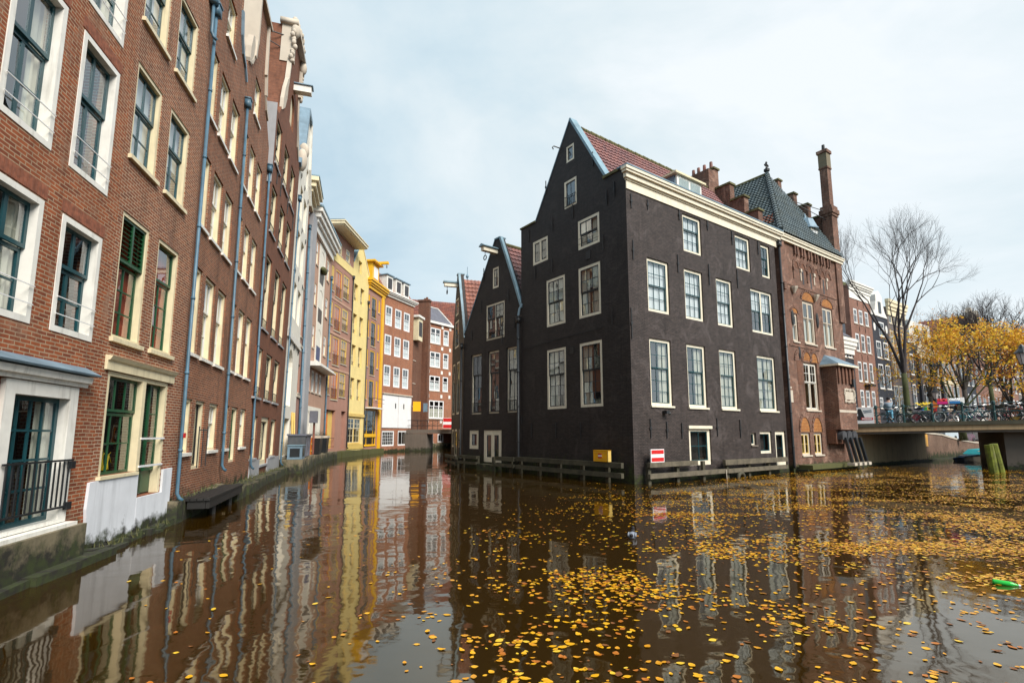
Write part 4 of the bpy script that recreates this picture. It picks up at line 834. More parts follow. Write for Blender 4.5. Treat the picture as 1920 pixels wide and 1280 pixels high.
# roof: steep pyramid with hip ridges
apx = (17.35-q, 2.5, 20.1); b0, b1 = (-.1, -.25, 14.1), (L+.1, -.25, 14.1); nb = 30
V = Vector((0, apx[1]+.25, apx[2]-14.1))/nb; wt = .27
h.part('roof', pantiles(b0, (wt,0,0), tuple(V), int((L+.2)/wt), nb, xl=lambda f: f*(apx[0]+.1)/wt, xr=lambda f: (L+.2)/wt-f*(L+.1-apx[0])/wt, amp=.05, lift=.06), 'tile_teal', fix=False)
V2 = Vector((apx[0]+.1, 0, apx[2]-14.1))/nb
h.part('roof', pantiles((-.1,-.25,14.1), (0,wt,0), tuple(V2), 30, nb, xl=lambda f: f*(apx[1]+.25)/wt, xr=lambda f: 30, amp=.05, lift=.06), 'tile_teal', fix=False)
h.part('roof_patch', pantiles((.62,.35,14.9), (0,wt,0), tuple(V2), 6, 4, xl=lambda f: f*1.2, amp=.05, lift=.12).xf(Matrix.Translation((-.05,0,.07))), 'tile_new', fix=False)
h.part('roof_core', MB().add([(-.05,0,13.9),(L,0,13.9),(L,7.4,13.9),(-.05,7.4,13.9),(apx[0],apx[1],19.9),(apx[0],7.4,19.9)], [(0,1,4),(1,2,5,4),(2,3,5),(3,0,4,5)]), 'tile_teal', fix=False)
hp = MB()
for i in range(26):
    a = Vector(b0).lerp(Vector(apx), i/26); b = Vector(b0).lerp(Vector(apx), (i+.9)/26); hp.tube([a+Vector((0,0,.08)), b+Vector((0,0,.08))], [.17,.13], 7)
h.part('hip_tiles', hp, 'tile_teal'); h.part('ridge_tiles', MB().tube([(apx[0],apx[1],apx[2]),(apx[0],7.4,apx[2])],.14,7), 'ridge_moss')
h.part('finial', MB().lathe([(.1,0),(.08,.15),(.19,.22),(.2,.36),(.08,.45),(.05,.6),(.12,.66),(.05,.75),(.08,.85),(.02,.95)],apx,10).box(apx[0]-.22,apx[0]+.22,apx[1]-.05,apx[1]+.05,apx[2]+.60,apx[2]+.71), 'iron')
ld = h.part('lead_dormer', MB().box(18.4-q,19.3-q,.35,2.2,14.15,15.75), 'ivory'); obj('dormer_roof', MB().lathe([(.85,0),(.75,.12),(.5,.75),(.1,.95),(.03,1.25)],(18.85-q,.9,15.755),8), M['lead'], ld); obj('dormer_window', MB().box(18.52-q,19.18-q,.31,.345,14.5,15.6), M['whitec'], ld)
h.part('skylight', MB().add([(17.1-q,.05,14.6),(17.8-q,.05,14.6),(17.8-q,.35,15.5),(17.1-q,.35,15.5)],[(0,1,2,3)]).add([(20.0-q,.05,14.6),(20.6-q,.05,14.6),(20.6-q,.35,15.4),(20.0-q,.35,15.4)],[(0,1,2,3)]), 'lead', fix=False)
sg = MB(); cp = MB()                                   # stepped gables on both party walls
for x0, mir in ((-.62, 0), (L-.45, 1)):
    for a, b, z in ((.75,1.6,15.6),(1.6,2.5,16.8),(2.5,3.55,18.0),(3.55,5.4,19.5)):
        sg.box(x0, x0+.5, a, b, 13.0, z+1.7*mir); cp.box(x0-.08, x0+.58, a-.08, b-.002, z+1.7*mir, z+1.7*mir+.12)
sg.box(-1.3,-.62,3.5,5.4,13.0,19.3)
h.part('stepped_gable', sg, 'brick_lock'); h.part('gable_coping', cp, 'ridge_moss')
for y in (3.8,4.3,4.75,5.15): cp2 = h.part('chimney_pot', MB().lathe([(.12,0),(.1,.5)],(-.5,y,19.6),8), 'tile_brown')
ch = MB(); x0, x1 = 20.55-q, 21.38-q
ch.box(x0,x1,-.1,.55,9.5,17.0).box(x0-.05,x1+.05,-.15,.6,13.99,14.4).box(x0-.06,x1+.06,-.16,.61,17.0,17.18).box(x0-.12,x1+.12,-.22,.67,17.18,17.5).box(x0-.05,x1+.05,-.15,.6,17.5,17.75)
ch.box(x0+.13,x1-.13,.0,.5,17.75,21.7).box(x0+.08,x1-.08,-.05,.55,20.55,20.66).box(x0+.03,x1-.03,-.1,.6,21.7,21.92)
h.part('chimney', ch, 'brick_lock'); h.part('chimney_top', MB().box(x0+.1,x1-.1,-.03,.53,20.665,21.695), 'mossy'); h.part('chimney_pot', MB().lathe([(.13,0),(.1,.5)],((x0+x1)/2,.25,21.92),8), 'iron')
h.part('chimney_stay', MB().tube([(x0,.3,17.4),(17.9-q,1.9,18.3)],.025,5).tube([(x0,.3,16.8),(17.9-q,1.9,18.4)],.025,5), 'iron')
# projecting bay over the bridge end
bx0, bx1, by = 17.45-q, 19.85-q, -.85
bay = h.part('bay', MB().box(bx0,bx1,by,-.004,2.35,6.35), 'brick_lock'); obj('bay_roof', MB().add([(bx0-.25,by-.25,6.36),(bx1+.25,by-.25,6.36),(bx1+.25,-.01,6.36),(bx0-.25,-.01,6.36),(bx0+.5,-.01,7.05),(bx1-.5,-.01,7.05)], [(0,1,5,4),(1,2,5),(3,0,4),(0,3,2,1)]), M['lead'], bay)
bm_ = MB(); bm_.box(bx0-.25,bx1+.25,by-.25,-.006,6.24,6.355)
obj('bay_eave', bm_, M['ivory'], bay)
cb = MB()
for i in range(5): x = bx0+.1+i*.5; cb.box(x, x+.2, by-.09, by-.003, 5.2, 6.2)
obj('corbel', cb, M['brick_orange_dark'], bay)
st = MB(); st.box(bx0+.95,bx0+2.05,by-.04,by-.003,4.2,4.7)
for i in range(22):
    u, v = [(-.62+.124*(i%11), .36 if i < 11 else -.36)][0]; st.ball((bx0+1.5+u+RND.uniform(-.03,.03), by-.04, 4.45+v+RND.uniform(-.05,.05)), RND.uniform(.05,.1), .05, RND.uniform(.05,.11), 6, 4)
for i in range(10): st.ball((bx0+1.5+(.66 if i % 2 else -.66)+RND.uniform(-.06,.06), by-.04, 4.15+.065*i), RND.uniform(.05,.1), .05, .08, 6, 4)
obj('carved_plaque', st, M['stone'], bay); obj('stone_band', MB().box(bx0-.02,bx1+.02,by-.02,by-.003,3.4,3.55), M['stone'], bay)
obj('bay_lamp', MB().box(bx1-.6,bx1-.4,by-.2,by-.003,5.0,5.5), M['black'], bay)
ac = MB()
for i in range(3):
    x = bx0+.12+i*.74; p = arc_poly(x, x+.62, 1.75, 2.28); ac.prism(p, by-.01, by+.3)
obj('corbel_arch', ac, M['interior_far'], bay); obj('corbel_base', MB().box(bx0,bx1,by+.3,-.004,1.5,2.345), M['brick_orange_dark'], bay)
for i in range(4):
    x = bx0+.05+i*.66; sb = MB(); sb.tube([(x+.35,by-.05,1.85),(x-.25,by-.55,.45)], .11, 4); h.part('black_strut', sb, 'black'); h.part('strut_stone', MB().box(x-.45,x-.1,by-.75,by-.35,.25,.42), 'stone')
h.part('jetty_beam', MB().box(.3,6.6,-.9,-.15,.12,.36), 'moss'); h.part('jetty_wall', MB().box(.2,7.9,-.7,-.005,-.4,.119), 'mossy')
# ------------------------------------------------------------------ houses along the far quay on the right
KN = 54/64.; NA = (40.103*KN, 54.0); ND = Vector((1.4175,1.0)).normalized()
def NP(s): return (NA[0]+ND.x*s*KN, NA[1]+ND.y*s*KN)
nz = lambda z: 2.1+(z-2.1)*KN
def nhouse(label, s0, s1, zt, mat, wins, cor='white', ch=1.0, depth=9, style='far', extra=None):
    h = House(label, NP(s0), NP(s1), group='houses along the far quay'); L = h.L; h.s0 = s0
    for w in wins:
        kw = w[4] if len(w) > 4 else {}
        h.win((w[0]-s0)*KN, (w[1]-s0)*KN, nz(w[2]), nz(w[3]), style, **kw)
    h.wall([(.006,.9),(L-.006,.9),(L-.006,nz(zt)),(.006,nz(zt))], mat, depth); h.inner(.1, L-.1, 1, nz(zt)-.3, .9, 'interior_far')
    if cor: cornice(h, .15, L-.1, nz(zt)-ch*.6, nz(zt)+ch*.5, .45, cor)
    return h
W3 = lambda a, z0, z1, **k: [(a[i][0], a[i][1], z0, z1, k) for i in range(len(a))]
h = nhouse('small dark grey house with white cornice and dormer beside the lock house', -2.5, 6.6, 13.6, 'slate_blue', [(3.2,4.6,12.0,13.3),(5.0,6.35,12.0,13.3),(4.9,6.05,5.9,9.24),(2.4,3.8,5.9,9.2),(4.95,6.1,9.9,11.3)], ch=1.6)
d = h.part('dormer', MB().box(.5*9.1*KN-1.6,.5*9.1*KN+.9,.3,3,nz(14.8),nz(17.6)), 'white'); obj('dormer_window', MB().box(.5*9.1*KN-1.1,.5*9.1*KN+.4,.25,.295,nz(15.2),nz(17.1)), M['interior_far'], d); h.part('roof', MB().add([(0,0,nz(14.9)),(9.1*KN,0,nz(14.9)),(9.1*KN,3.5,nz(18.4)),(0,3.5,nz(18.4))],[(0,1,2,3)]), 'slate', fix=False)
c3 = ((7.75,8.95),(9.5,10.75),(11.4,12.6))
h = nhouse('red brick quay house with three bays and a tall white frieze cornice', 6.65, 13.6, 22.2, 'brick_far', W3(c3,17.0,19.1)+W3(c3,13.13,15.65)+W3(c3,9.0,11.8)+W3(c3,5.6,7.95), ch=.9)
h.part('frieze', MB().box(.1,h.L-.1,-.06,-.0035,nz(20.4),nz(21.8)), 'white'); h.part('balcony', MB().box(2.2,3.8,-.6,-.0035,nz(8.5),nz(8.7)), 'iron'); h.anchors([((x-6.65)*KN,nz(z),nz(z)+.7) for z in (19.5,15.9,12.0) for x in (9.2,11.1)]); h.part('side_wall', MB().box(-.02,.004,.6,8.9,nz(13.5),nz(22)), 'grey_pl'); h.part('roof', MB().box(.3,h.L-.3,1.5,8,nz(22.7),nz(23.6)), 'moss')
c2 = ((14.5,16.3),(17.0,18.8))
h = nhouse('dark slate coloured quay house with a white neck gable and oval windows', 13.65, 19.35, 19.0, 'slate_blue', [(16.0,18.0,16.1,18.3)]+W3(c2,12.8,15.35)+W3(c2,8.4,12.0)+[(13.95,15.2,5.6,7.2),(16.4,18.4,5.6,7.2)], cor=None)
L = h.L; h.part('neck_gable', MB().prism([(.2,nz(19.0)),(L-.2,nz(19.0)),(L-.9,nz(19.8)),(L-1.4,nz(21.2)),(L/2+.9,nz(22.2)),(L/2,nz(22.9)),(L/2-.9,nz(22.2)),(1.4,nz(21.2)),(.9,nz(19.8))], -.1, .5), 'white'); h.part('gable_shutter', MB().box(L/2-.4,L/2+.4,-.14,-.104,nz(19.5),nz(21.2)), 'navy')
for x in (.55, L-.65): h.part('oval_window', MB().prism([(x+.3*math.cos(PI*i/8), nz(17.3)+.5*math.sin(PI*i/8)) for i in range(16)], -.05, -.0035), 'white')
c3 = ((20.0,21.25),(22.0,23.3),(24.0,25.2))
h = nhouse('brown brick quay house with cream sashes and a cream classical door surround', 19.4, 26.3, 21.0, 'brick_fargrey', W3(c3,18.5,20.4,fm='cream')+W3(c3,15.0,17.5,fm='cream')+W3(c3,10.5,14.15,fm='cream')+W3(((19.5,21.3),(21.5,23.0),(23.7,25.2)),5.2,9.2,fm='cream'), cor='cream', ch=1.8)
h = nhouse('narrow dark house with bright blue grey windows behind the bare tree', 26.4, 29.4, 17.0, 'slate_blue', [(27.0,28.5,11.2,14.6),(27.0,28.5,6.0,9.8)])
h = nhouse('wide grey brick quay house with dark pilasters and a white balcony window', 29.5, 40.8, 15.2, 'brick_fargrey', [(32.0,34.5,11.2,14.7,dict(rail='iron',rh=1.0,mull=[.5],up=(1,1),lo=(1,2))),(31.7,33.9,6.2,10.0,dict(mull=[.5],up=(1,1),lo=(1,2))),(37.8,39.9,11.7,14.8),(37.6,39.6,6.6,9.9)], cor='stone', ch=1.4)
h.part('pilaster', MB().box(.05,.7,-.3,-.0035,1,nz(14.6)).box(5.0,6.1,-.3,-.0035,1,nz(14.6)).box(h.L-.8,h.L-.05,-.3,-.0035,1,nz(14.6)), 'slate_blue'); h.part('attic', MB().box(.6,h.L-.6,.6,6,nz(15.9),nz(20.5)), 'white'); h.part('attic_window', MB().box(2.5,3.8,.55,.595,nz(16.5),nz(19.5)).box(6,7.3,.55,.595,nz(16.5),nz(19.5)), 'interior_far')
c4 = tuple((42.2+i*2.1, 43.6+i*2.1) for i in range(4))
h = nhouse('pale stone quay house with tall white windows and a cream ground floor', 40.9, 51.0, 17.5, 'brick_pale', W3(c4,11.6,14.6)+W3(c4,6.2,10.6,fm='cream'), cor='white', ch=1.2)
h.part('ground_band', MB().box(.05,h.L-.05,-.05,-.0035,nz(10.7),nz(11.3)), 'cream')
def genrow(label, s0, s1, zt, mat, nb, fl, cor, **k):
    w = []; bw = (s1-s0)/nb
    for i in range(nb):
        for z0, z1 in fl: w.append((s0+bw*(i+.22), s0+bw*(i+.78), z0, z1))
    return nhouse(label, s0, s1, zt, mat, w, cor, **k)
h = genrow('slate grey quay house with a white porch and red signs at its door', 51.1, 60.0, 20.0, 'slate_blue', 3, ((6,9.5),(11,14.5),(15.8,18.5)), 'white')
h.part('porch', MB().box(3.2,5.8,-1.2,-.0035,1.2,4.6).prism([(2.9,4.6),(6.1,4.6),(4.5,5.8)], -1.4, -.0035), 'white'); h.part('red_board', MB().box(.3,1.4,-.1,-.0035,5.2,6.6).box(.5,1.3,-.1,-.0035,3.6,4.8), 'red')
h = genrow('brown brick gabled quay house with sculpted pale neck gable behind the yellow tree', 60.1, 70.0, 21.0, 'brick_far', 3, ((6,9.5),(11.5,15),(17,20)), None)
for x in (2.0, 5.6): h.part('neck_gable', MB().prism([(x-1.6,nz(21)),(x+1.6,nz(21)),(x+1.1,nz(23)),(x+.8,nz(26)),(x,nz(27)),(x-.8,nz(26)),(x-1.1,nz(23))], -.1, .6), 'stone')
h.part('roof', MB().prism([(0,nz(21)),(h.L,nz(21)),(h.L/2,nz(26))], .7, 9), 'tile_brown')
h = genrow('tall white trimmed quay house next to the gabled one', 70.1, 80.0, 19.0, 'brick_pale', 4, ((6,9.5),(11,14),(15.5,18)), 'white')
h = genrow('plum brick quay house with a pale cornice near the lantern', 80.1, 92.0, 20.0, 'brick_far', 4, ((6,9.5),(11,14.5),(16,19)), 'cream')
h.part('attic', MB().box(3,7,.4,5,nz(20.5),nz(24.5)), 'cream'); h.part('roof', MB().prism([(2.6,nz(24.5)),(7.4,nz(24.5)),(6,nz(26)),(4,nz(26))], .2, 5), 'slate')
h = genrow('grey quay house at the right edge of the far row', 92.1, 108, 18.5, 'brick_fargrey', 5, ((6,9.5),(11,14),(15,17.5)), 'white')
bk = thing('large_hall', 'broad brown roofed hall with a massive chimney block rising behind the quay houses', 'building', frm((NP(30)[0]-4,NP(30)[1]+16),(NP(62)[0]-4,NP(62)[1]+16)))
obj('wall', MB().box(0,26,0,12,0,20), M['brick_fargrey'], bk); obj('roof', MB().add([(-.5,-.4,20),(26.5,-.4,20),(24,5,25),(3,5,25)],[(0,1,2,3)]).add([(-.5,-.4,20),(3,5,25),(-.5,12,20)],[(0,1,2)]).add([(26.5,-.4,20),(26.5,12,20),(24,5,25)],[(0,1,2)]), M['tile_brown'], bk, fix=False); obj('chimney', MB().box(12,15.5,3,7,22,28).box(11.7,15.8,2.7,7.3,28,28.5), M['brick_fargrey'], bk)
# ------------------------------------------------------------------ quays, landing stages and things on the left bank
def rough(mb, amp, seed=0, sc=1.3):
    mb.v = [tuple(Vector(p)+noise.noise_vector(Vector(p)*sc+Vector((seed,0,0)))*amp) for p in mb.v]; return mb
def strip(x0, x1, y0, y1, z0, z1, n):
    mb = MB()
    for i in range(n):
        a, b = x0+(x1-x0)*i/n, x0+(x1-x0)*(i+1)/n; mb.box(a, b-.012, y0+RND.uniform(-.05,.05), y1, z0, z1+RND.uniform(-.04,.03))
    return mb
F1 = frm(P0, PL[0]); Fb = frm(PL[0], PL[1])
rocky = strip(0, L1+.05, -.42, -.004, -.4, .10, 9); rocky.box(.2, o1+2.95, -.26, -.003, .05, .615)
single('quay_footing', rough(rocky, .05, 3), M['mossy'], 'mossy stone footing under the canopied french door at the waterline', 'footing', F1)
fr = MB()
for k in range(34):
    x = RND.uniform(-.3, 3.5); fr.box(x, x+RND.uniform(.12,.35), -RND.uniform(.12,.36), -.004, -.2, RND.uniform(.03,.13))
fr.box(-.2,3.5,-.22,-.004,-.4,.02)
single('quay_footing', rough(fr, .05, 5, 2.5), M['mossy'], 'broken mossy brick ledge under the white plastered base', 'footing', Fb)
F2 = frm(PL[1], PL[2]); F3 = frm(PL[2], PL[3]); F4 = frm(PL[3], PL[4]); F5 = frm(PL[4], PL[5]); F6 = frm(PL[5], PL[6]); F7 = frm(PL[6], PL[7]); F8 = frm(PL[7], PL[8]); F9 = frm(PL[8], PL[9])
ls = thing('landing_stage', 'rotten black timber landing stage overhanging the water below the three bay brown house', 'landing stage', F2)
dk = MB()
for i in range(5): dk.box(.15+i*.001, 3.95, -.78+i*.15, -.78+i*.15+.135, .46, .52)
obj('deck', rough(dk, .02, 1, .9), M['wood_black'], ls); obj('beam', MB().box(.2,3.9,-.76,-.68,.26,.45).box(.2,.3,-.67,-.27,.26,.45), M['wood_black'], ls)  # black front board stands in for the shade under the deck
for x in (1.2, 3.0): obj('post', MB().tube([(x,-.6,-.5),(x,-.6,.4)],.08,7), M['wood_black'], ls)
single('quay_footing', rough(strip(-.4,4.0,-.25,-.004,-.4,.5,8), .05, 9), M['mossy'], 'dark mossy footing behind the rotten landing stage', 'footing', F2)
single('quay_ledge', rough(strip(-.1,4.6,-.62,-.004,-.4,.34,8), .04, 2), M['mossy'], 'mossy concrete ledge below the neck gable brown house', 'ledge', F3)
single('quay_ledge', rough(strip(-.05,7.0,-.55,-.004,-.4,.36,9), .03, 4), M['mossy'], 'mossy pale concrete ledge below the leaning dark brown house', 'ledge', F4)
def qw(label, F, x0, x1, d, z, mat='mossy'):
    return single('quay_wall', rough(strip(x0,x1,-d,-.004,-.4,z,6), .025, x1), M[mat], label, 'quay wall', F)
qw('stained quay block carrying the grey skip and the air unit', F5, .1, 8.0, 1.25, .72)
qw('low quay in front of the pink arched house with the planters', F6, .1, 9.1, 1.15, .62)
qw('moss topped quay step before the orange door house', F7, -.1, 5.5, 1.0, .52, 'moss'); qw('moss topped quay step before the pale cream house', F8, 0, 4.5, .85, .50, 'moss'); qw('moss topped quay end before the yellow trimmed house', F9, 0, 4.5, .6, .46, 'moss')
ac = thing('air_unit', 'small grey air conditioning unit with black grille at the edge of the quay', 'air unit', F5 @ Matrix.Translation((.25,-1.15,.73)))
obj('case', MB().box(0,1.5,0,.75,0,.72), M['lead'], ac); obj('grille', MB().box(-.012,-.002,.12,.62,.12,.58), M['black'], ac); obj('lid', MB().box(-.04,1.54,-.04,.79,.722,.76), M['leadblue'], ac); obj('front_grille', MB().box(.2,1.2,-.012,-.002,.14,.58), M['black'], ac)
sk = thing('waste_skip', 'large dark grey waste container with a lid standing by the white house', 'container', F5 @ Matrix.Translation((2.1,-1.1,.73)))
b = MB(); b.add([(.1,0.05,0),(3.3,.05,0),(3.3,.9,0),(.1,.9,0),(0,0,1.25),(3.4,0,1.25),(3.4,.95,1.25),(0,.95,1.25)], [(0,3,2,1),(0,1,5,4),(1,2,6,5),(2,3,7,6),(3,0,4,7),(4,5,6,7)])
obj('bin', b, M['bin_grey'], sk); obj('rim', MB().box(-.06,3.46,-.06,1.0,1.252,1.36), M['slate'], sk)
for x in (.8, 1.7, 2.6): obj('rib', MB().box(x,x+.08,-.03,.045,.05,1.2), M['slate'], sk)
pl = thing('leaning_planks', 'two timber planks leaning on the white wall above the grey container', 'planks', F5 @ Matrix.Translation((3.0,-.3,1.9)))
for i in range(2): obj('plank', MB().tube([(i*.9,0,-1.1),(i*.9+1.0,.22,1.5)], .06, 4), M['ochre'], pl)
bl = thing('bollard_light', 'dark box on a rusty post at the corner of the quay', 'post box', F5 @ Matrix.Translation((7.2,-1.1,.73)))
obj('post', MB().tube([(0,0,0),(0,0,2.1)], .07, 6), M['tile_brown'], bl); obj('box', MB().box(-.3,.3,-.2,.3,2.1,2.9), M['slate'], bl)
for i, (x, lab) in enumerate(((2.3,'black planter with grass nearest the orange crate'),(4.9,'black planter with grass beside the orange doorway'))):
    p = thing('planter', lab, 'planter', F6 @ Matrix.Translation((x,-1.0,.63)), 'planters on the quay')
    obj('pot', MB().add([(0,0,0),(.8,0,0),(.8,.7,0),(0,.7,0),(-.08,-.06,1.15),(.88,-.06,1.15),(.88,.76,1.15),(-.08,.76,1.15)], [(0,3,2,1),(0,1,5,4),(1,2,6,5),(2,3,7,6),(3,0,4,7),(4,5,6,7)]), M['black'], p); obj('rim', MB().box(-.12,.92,-.1,.8,1.152,1.32), M['stone'], p)
    g = MB()
    for k in range(160):
        a = RND.uniform(0,6.28); r = RND.uniform(.1,.75); x0, y0 = .4+RND.uniform(-.35,.35), .35+RND.uniform(-.3,.3)
        g.add([(x0,y0,1.3),(x0+.03,y0+.01,1.3),(x0+r*.6*math.cos(a),y0+r*.5*math.sin(a),1.45+RND.random()*.45)], [(0,1,2)])
    obj('grass', g, M['moss'], p, fix=False)
cr = thing('orange_crate', 'orange wooden panel box next to the black planters', 'crate', F6 @ Matrix.Translation((1.5,-.6,.63)))
obj('side', MB().box(0,.6,0,.5,0,1.2), M['orange_door'], cr); obj('slat', MB().box(-.02,.62,-.03,-.003,.2,.3).box(-.02,.62,-.03,-.003,.7,.8), M['ochre'], cr)
# ------------------------------------------------------------------ timber fenders along the black houses
def fender(label, F, x0, x1, zs, y, post=1.6, cuts=()):
    t = thing('timber_fender', label, 'fender', F)
    for z0, z1, a, b in zs:
        n = max(1, int((b-a)/4)); 
        for i in range(n):
            p, q = a+(b-a)*i/n, a+(b-a)*(i+1)/n-.015
            obj('beam', rough(MB().box(p,q,y-.14,y+.02,z0,z1), .02, p, .8), M['wood_dark' if 'mossy' in label or 'dark' in label else 'wood_grey'], t)
    k = x0+.08
    while k < x1: obj('post', MB().box(k,k+.18,y+.022,y+.16,-.5,max(z[1] for z in zs)-.05), M['wood_dark'], t); k += post
    return t
FL = frm(CL, C); FR = frm(C, CR); FD = frm(D2L, CL); FD3 = frm(A3, D2L)
fender('mossy two beam timber fender along the left wall of the black corner house', FL, .05, 7.6, ((.66,.88,.05,7.62),(.24,.45,.05,7.62)), -.32)
fender('grey weathered timber fender with broken upper beam before the white door of the corner house', FR, .45, 11.7, ((.70,.90,.46,3.75),(.62,.86,5.9,11.75),(.24,.44,.46,11.72)), -.32, 1.9)
fender('mossy low fender under the white double door of the narrow black house', FD, .3, 5.8, ((.62,.8,.1,2.2),(.28,.44,.1,2.2),(.62,.84,4.1,5.8),(.28,.46,4.1,5.8)), -.35)
single('fender_block', rough(MB().box(2.3,4.1,-.5,-.01,-.4,.36), .03), M['mossy'], 'mossy masonry block under the white double door', 'footing', FD)
fender('dark rotten fender along the slim edge on gable house', FD3, .1, 3.8, ((.5,.7,.05,3.8),(.15,.32,.05,3.8)), -.3)
single('hanging_tyre', MB().torus((7.0,-.55,-.04), .25, .085, 'y', 22, 8), M['wood_dark'], 'worn tyre hanging half in the water from the timber fender', 'tyre', FR, smooth=True)
single('mooring_rope', MB().tube([(5.85,-.5,.4),(5.86,-.52,-.3)], .02, 5), M['stone'], 'thin rope hanging from the fender into the water', 'rope', FR)
yb = thing('yellow_box', 'yellow cabinet with a small red and white emblem on the timber fender', 'cabinet', FL @ Matrix.Translation((6.02,-.62,.90)))
obj('cabinet', MB().box(0,.86,.12,.30,0,.47), M['signyellow'], yb); obj('side_panel', MB().box(.862,.90,.12,.3,.0,.46), M['ochre'], yb); obj('lid', MB().box(-.01,.91,.11,.31,.473,.487), M['signyellow'], yb)
obj('emblem', MB().box(.30,.52,.108,.118,.28,.34).box(.30,.52,.108,.118,.15,.21), M['red'], yb); obj('emblem', MB().box(.30,.52,.109,.118,.212,.278), M['signwhite'], yb)
for zz in (.09,.38): obj('panel_line', MB().box(.05,.8,.114,.119,zz,zz+.012), M['ochre'], yb)
rs = noentry('waterway_sign', 'red and white striped no entry sign board standing on the fender of the corner house', FR @ Matrix.Translation((.60,-.36,0)), .86, .55, .9, .05, .035)
obj('bracket', MB().box(.1,.2,.002,.25,.95,1.05), M['iron'], rs)
# ------------------------------------------------------------------ right hand bridge
BA = (22.7,34.4); BD = Vector((.817,-.576)); FB = frm(BA, (BA[0]+BD.x*20, BA[1]+BD.y*20))
zc = lambda x: .16*math.sin(PI*min(max(x,0),20)/20.)
br = thing('bridge', 'long flat road bridge with stained concrete edge and dark mossy coping', 'bridge', FB)
def band(x0, x1, y0, y1, z0, z1, n=20):
    mb = MB(); xs = [x0+(x1-x0)*i/n for i in range(n+1)]
    return mb.prism([(x,z0+zc(x)) for x in xs]+[(x,z1+zc(x)) for x in reversed(xs)], y0, y1)
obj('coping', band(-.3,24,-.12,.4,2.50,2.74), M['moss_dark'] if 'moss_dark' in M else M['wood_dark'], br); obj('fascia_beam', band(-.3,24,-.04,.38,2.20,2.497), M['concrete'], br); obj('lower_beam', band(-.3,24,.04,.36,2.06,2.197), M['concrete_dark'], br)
obj('deck', band(-.3,24,.402,11.5,2.25,2.66), M['asphalt'], br); obj('back_beam', band(-.3,24,11.503,11.9,2.1,2.8), M['concrete'], br)
obj('pier', MB().box(7.35,24,.7,10.5,-.6,2.24), M['concrete_dark'], br)  # darker than the fascia concrete; shade under the bridge is put into the colour
ab = thing('bridge_abutment', 'curved concrete bridge abutment with pale panels and a low ledge in the water', 'abutment', frm((23.3,34.75),(32.9,41.4)))
a = MB()
for i in range(6): a.box(i*1.95+.01, (i+1)*1.95-.01, 0, .5, -.5, 2.24)
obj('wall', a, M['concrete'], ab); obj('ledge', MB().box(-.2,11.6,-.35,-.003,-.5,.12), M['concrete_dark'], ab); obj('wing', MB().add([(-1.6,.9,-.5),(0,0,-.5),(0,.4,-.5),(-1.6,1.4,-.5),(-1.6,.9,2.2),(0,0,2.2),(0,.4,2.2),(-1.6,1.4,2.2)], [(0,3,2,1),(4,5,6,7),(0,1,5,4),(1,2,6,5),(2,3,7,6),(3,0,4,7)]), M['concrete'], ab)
def rail(label, y):
    t = thing('bridge_railing', label, 'railing', FB)
    for z in (3.28, 3.78):
        mb = MB(); mb.tube([(x,y,z+zc(x)) for x in [1.0+i*.8 for i in range(28)]], .028, 6); obj('bar', mb, M['rail'], t)
    for i in range(16):
        x = 1.27+i*1.43; obj('post', MB().lathe([(.12,0),(.12,.06),(.07,.1),(.06,.55),(.09,.58),(.06,.62),(.055,1.0),(.1,1.06),(.09,1.2),(.03,1.26)], (x,y,2.66+zc(x)), 8), M['rail'], t)
    return t
rail('dark green iron railing with bikes leaning behind it along the near bridge edge', .2); rail('dark green iron railing along the far side of the bridge', 11.2)
def DK(x, y, z=0): return FB @ Matrix.Translation((x, y, 2.68+zc(x)+z))
# posters
pb = thing('poster_board', 'white poster with a black cup shape and red strip at the bridge end', 'poster', FB @ Matrix.Translation((.02,.06,2.76)))
obj('panel', MB().box(0,1.12,0,.03,.0,1.08), M['signwhite'], pb)
cup = MB(); cup.prism([(.22,.22),(.55,.22),(.66,.26),(.44,.98),(.28,.98),(.27,.9),(.20,.8),(.17,.62),(.18,.45)], -.006, -.001); obj('cup_shape', cup, M['black'], pb)
obj('cup_handle', MB().prism([(.20,.5),(.26,.5),(.26,.66),(.21,.64)], -.009, -.0065), M['signwhite'], pb); obj('red_strip', MB().box(.42,1.06,-.012,-.0095,.24,.40), M['red'], pb)
tx = MB(); x = .47
while x < 1.0: w = RND.uniform(.03,.055); tx.box(x, x+w, -.015, -.0125, .27, .37); x += w+.02
obj('lettering', tx, M['signwhite'], pb); tx = MB()
for row in range(2):
    x = .56+.03*row
    while x < 1.0: w = RND.uniform(.025,.06); tx.box(x, x+w, -.008, -.002, .78-.1*row+(x-.5)*.12, .85-.1*row+(x-.5)*.12); x += w+.018
obj('lettering', tx, M['lead'], pb); obj('black_figure', MB().prism([(.0,.1),(.08,.0),(.2,.12),(.16,.14),(.1,.1),(.1,.2),(.06,.2),(.04,.12)], -.007, -.002), M['black'], pb)
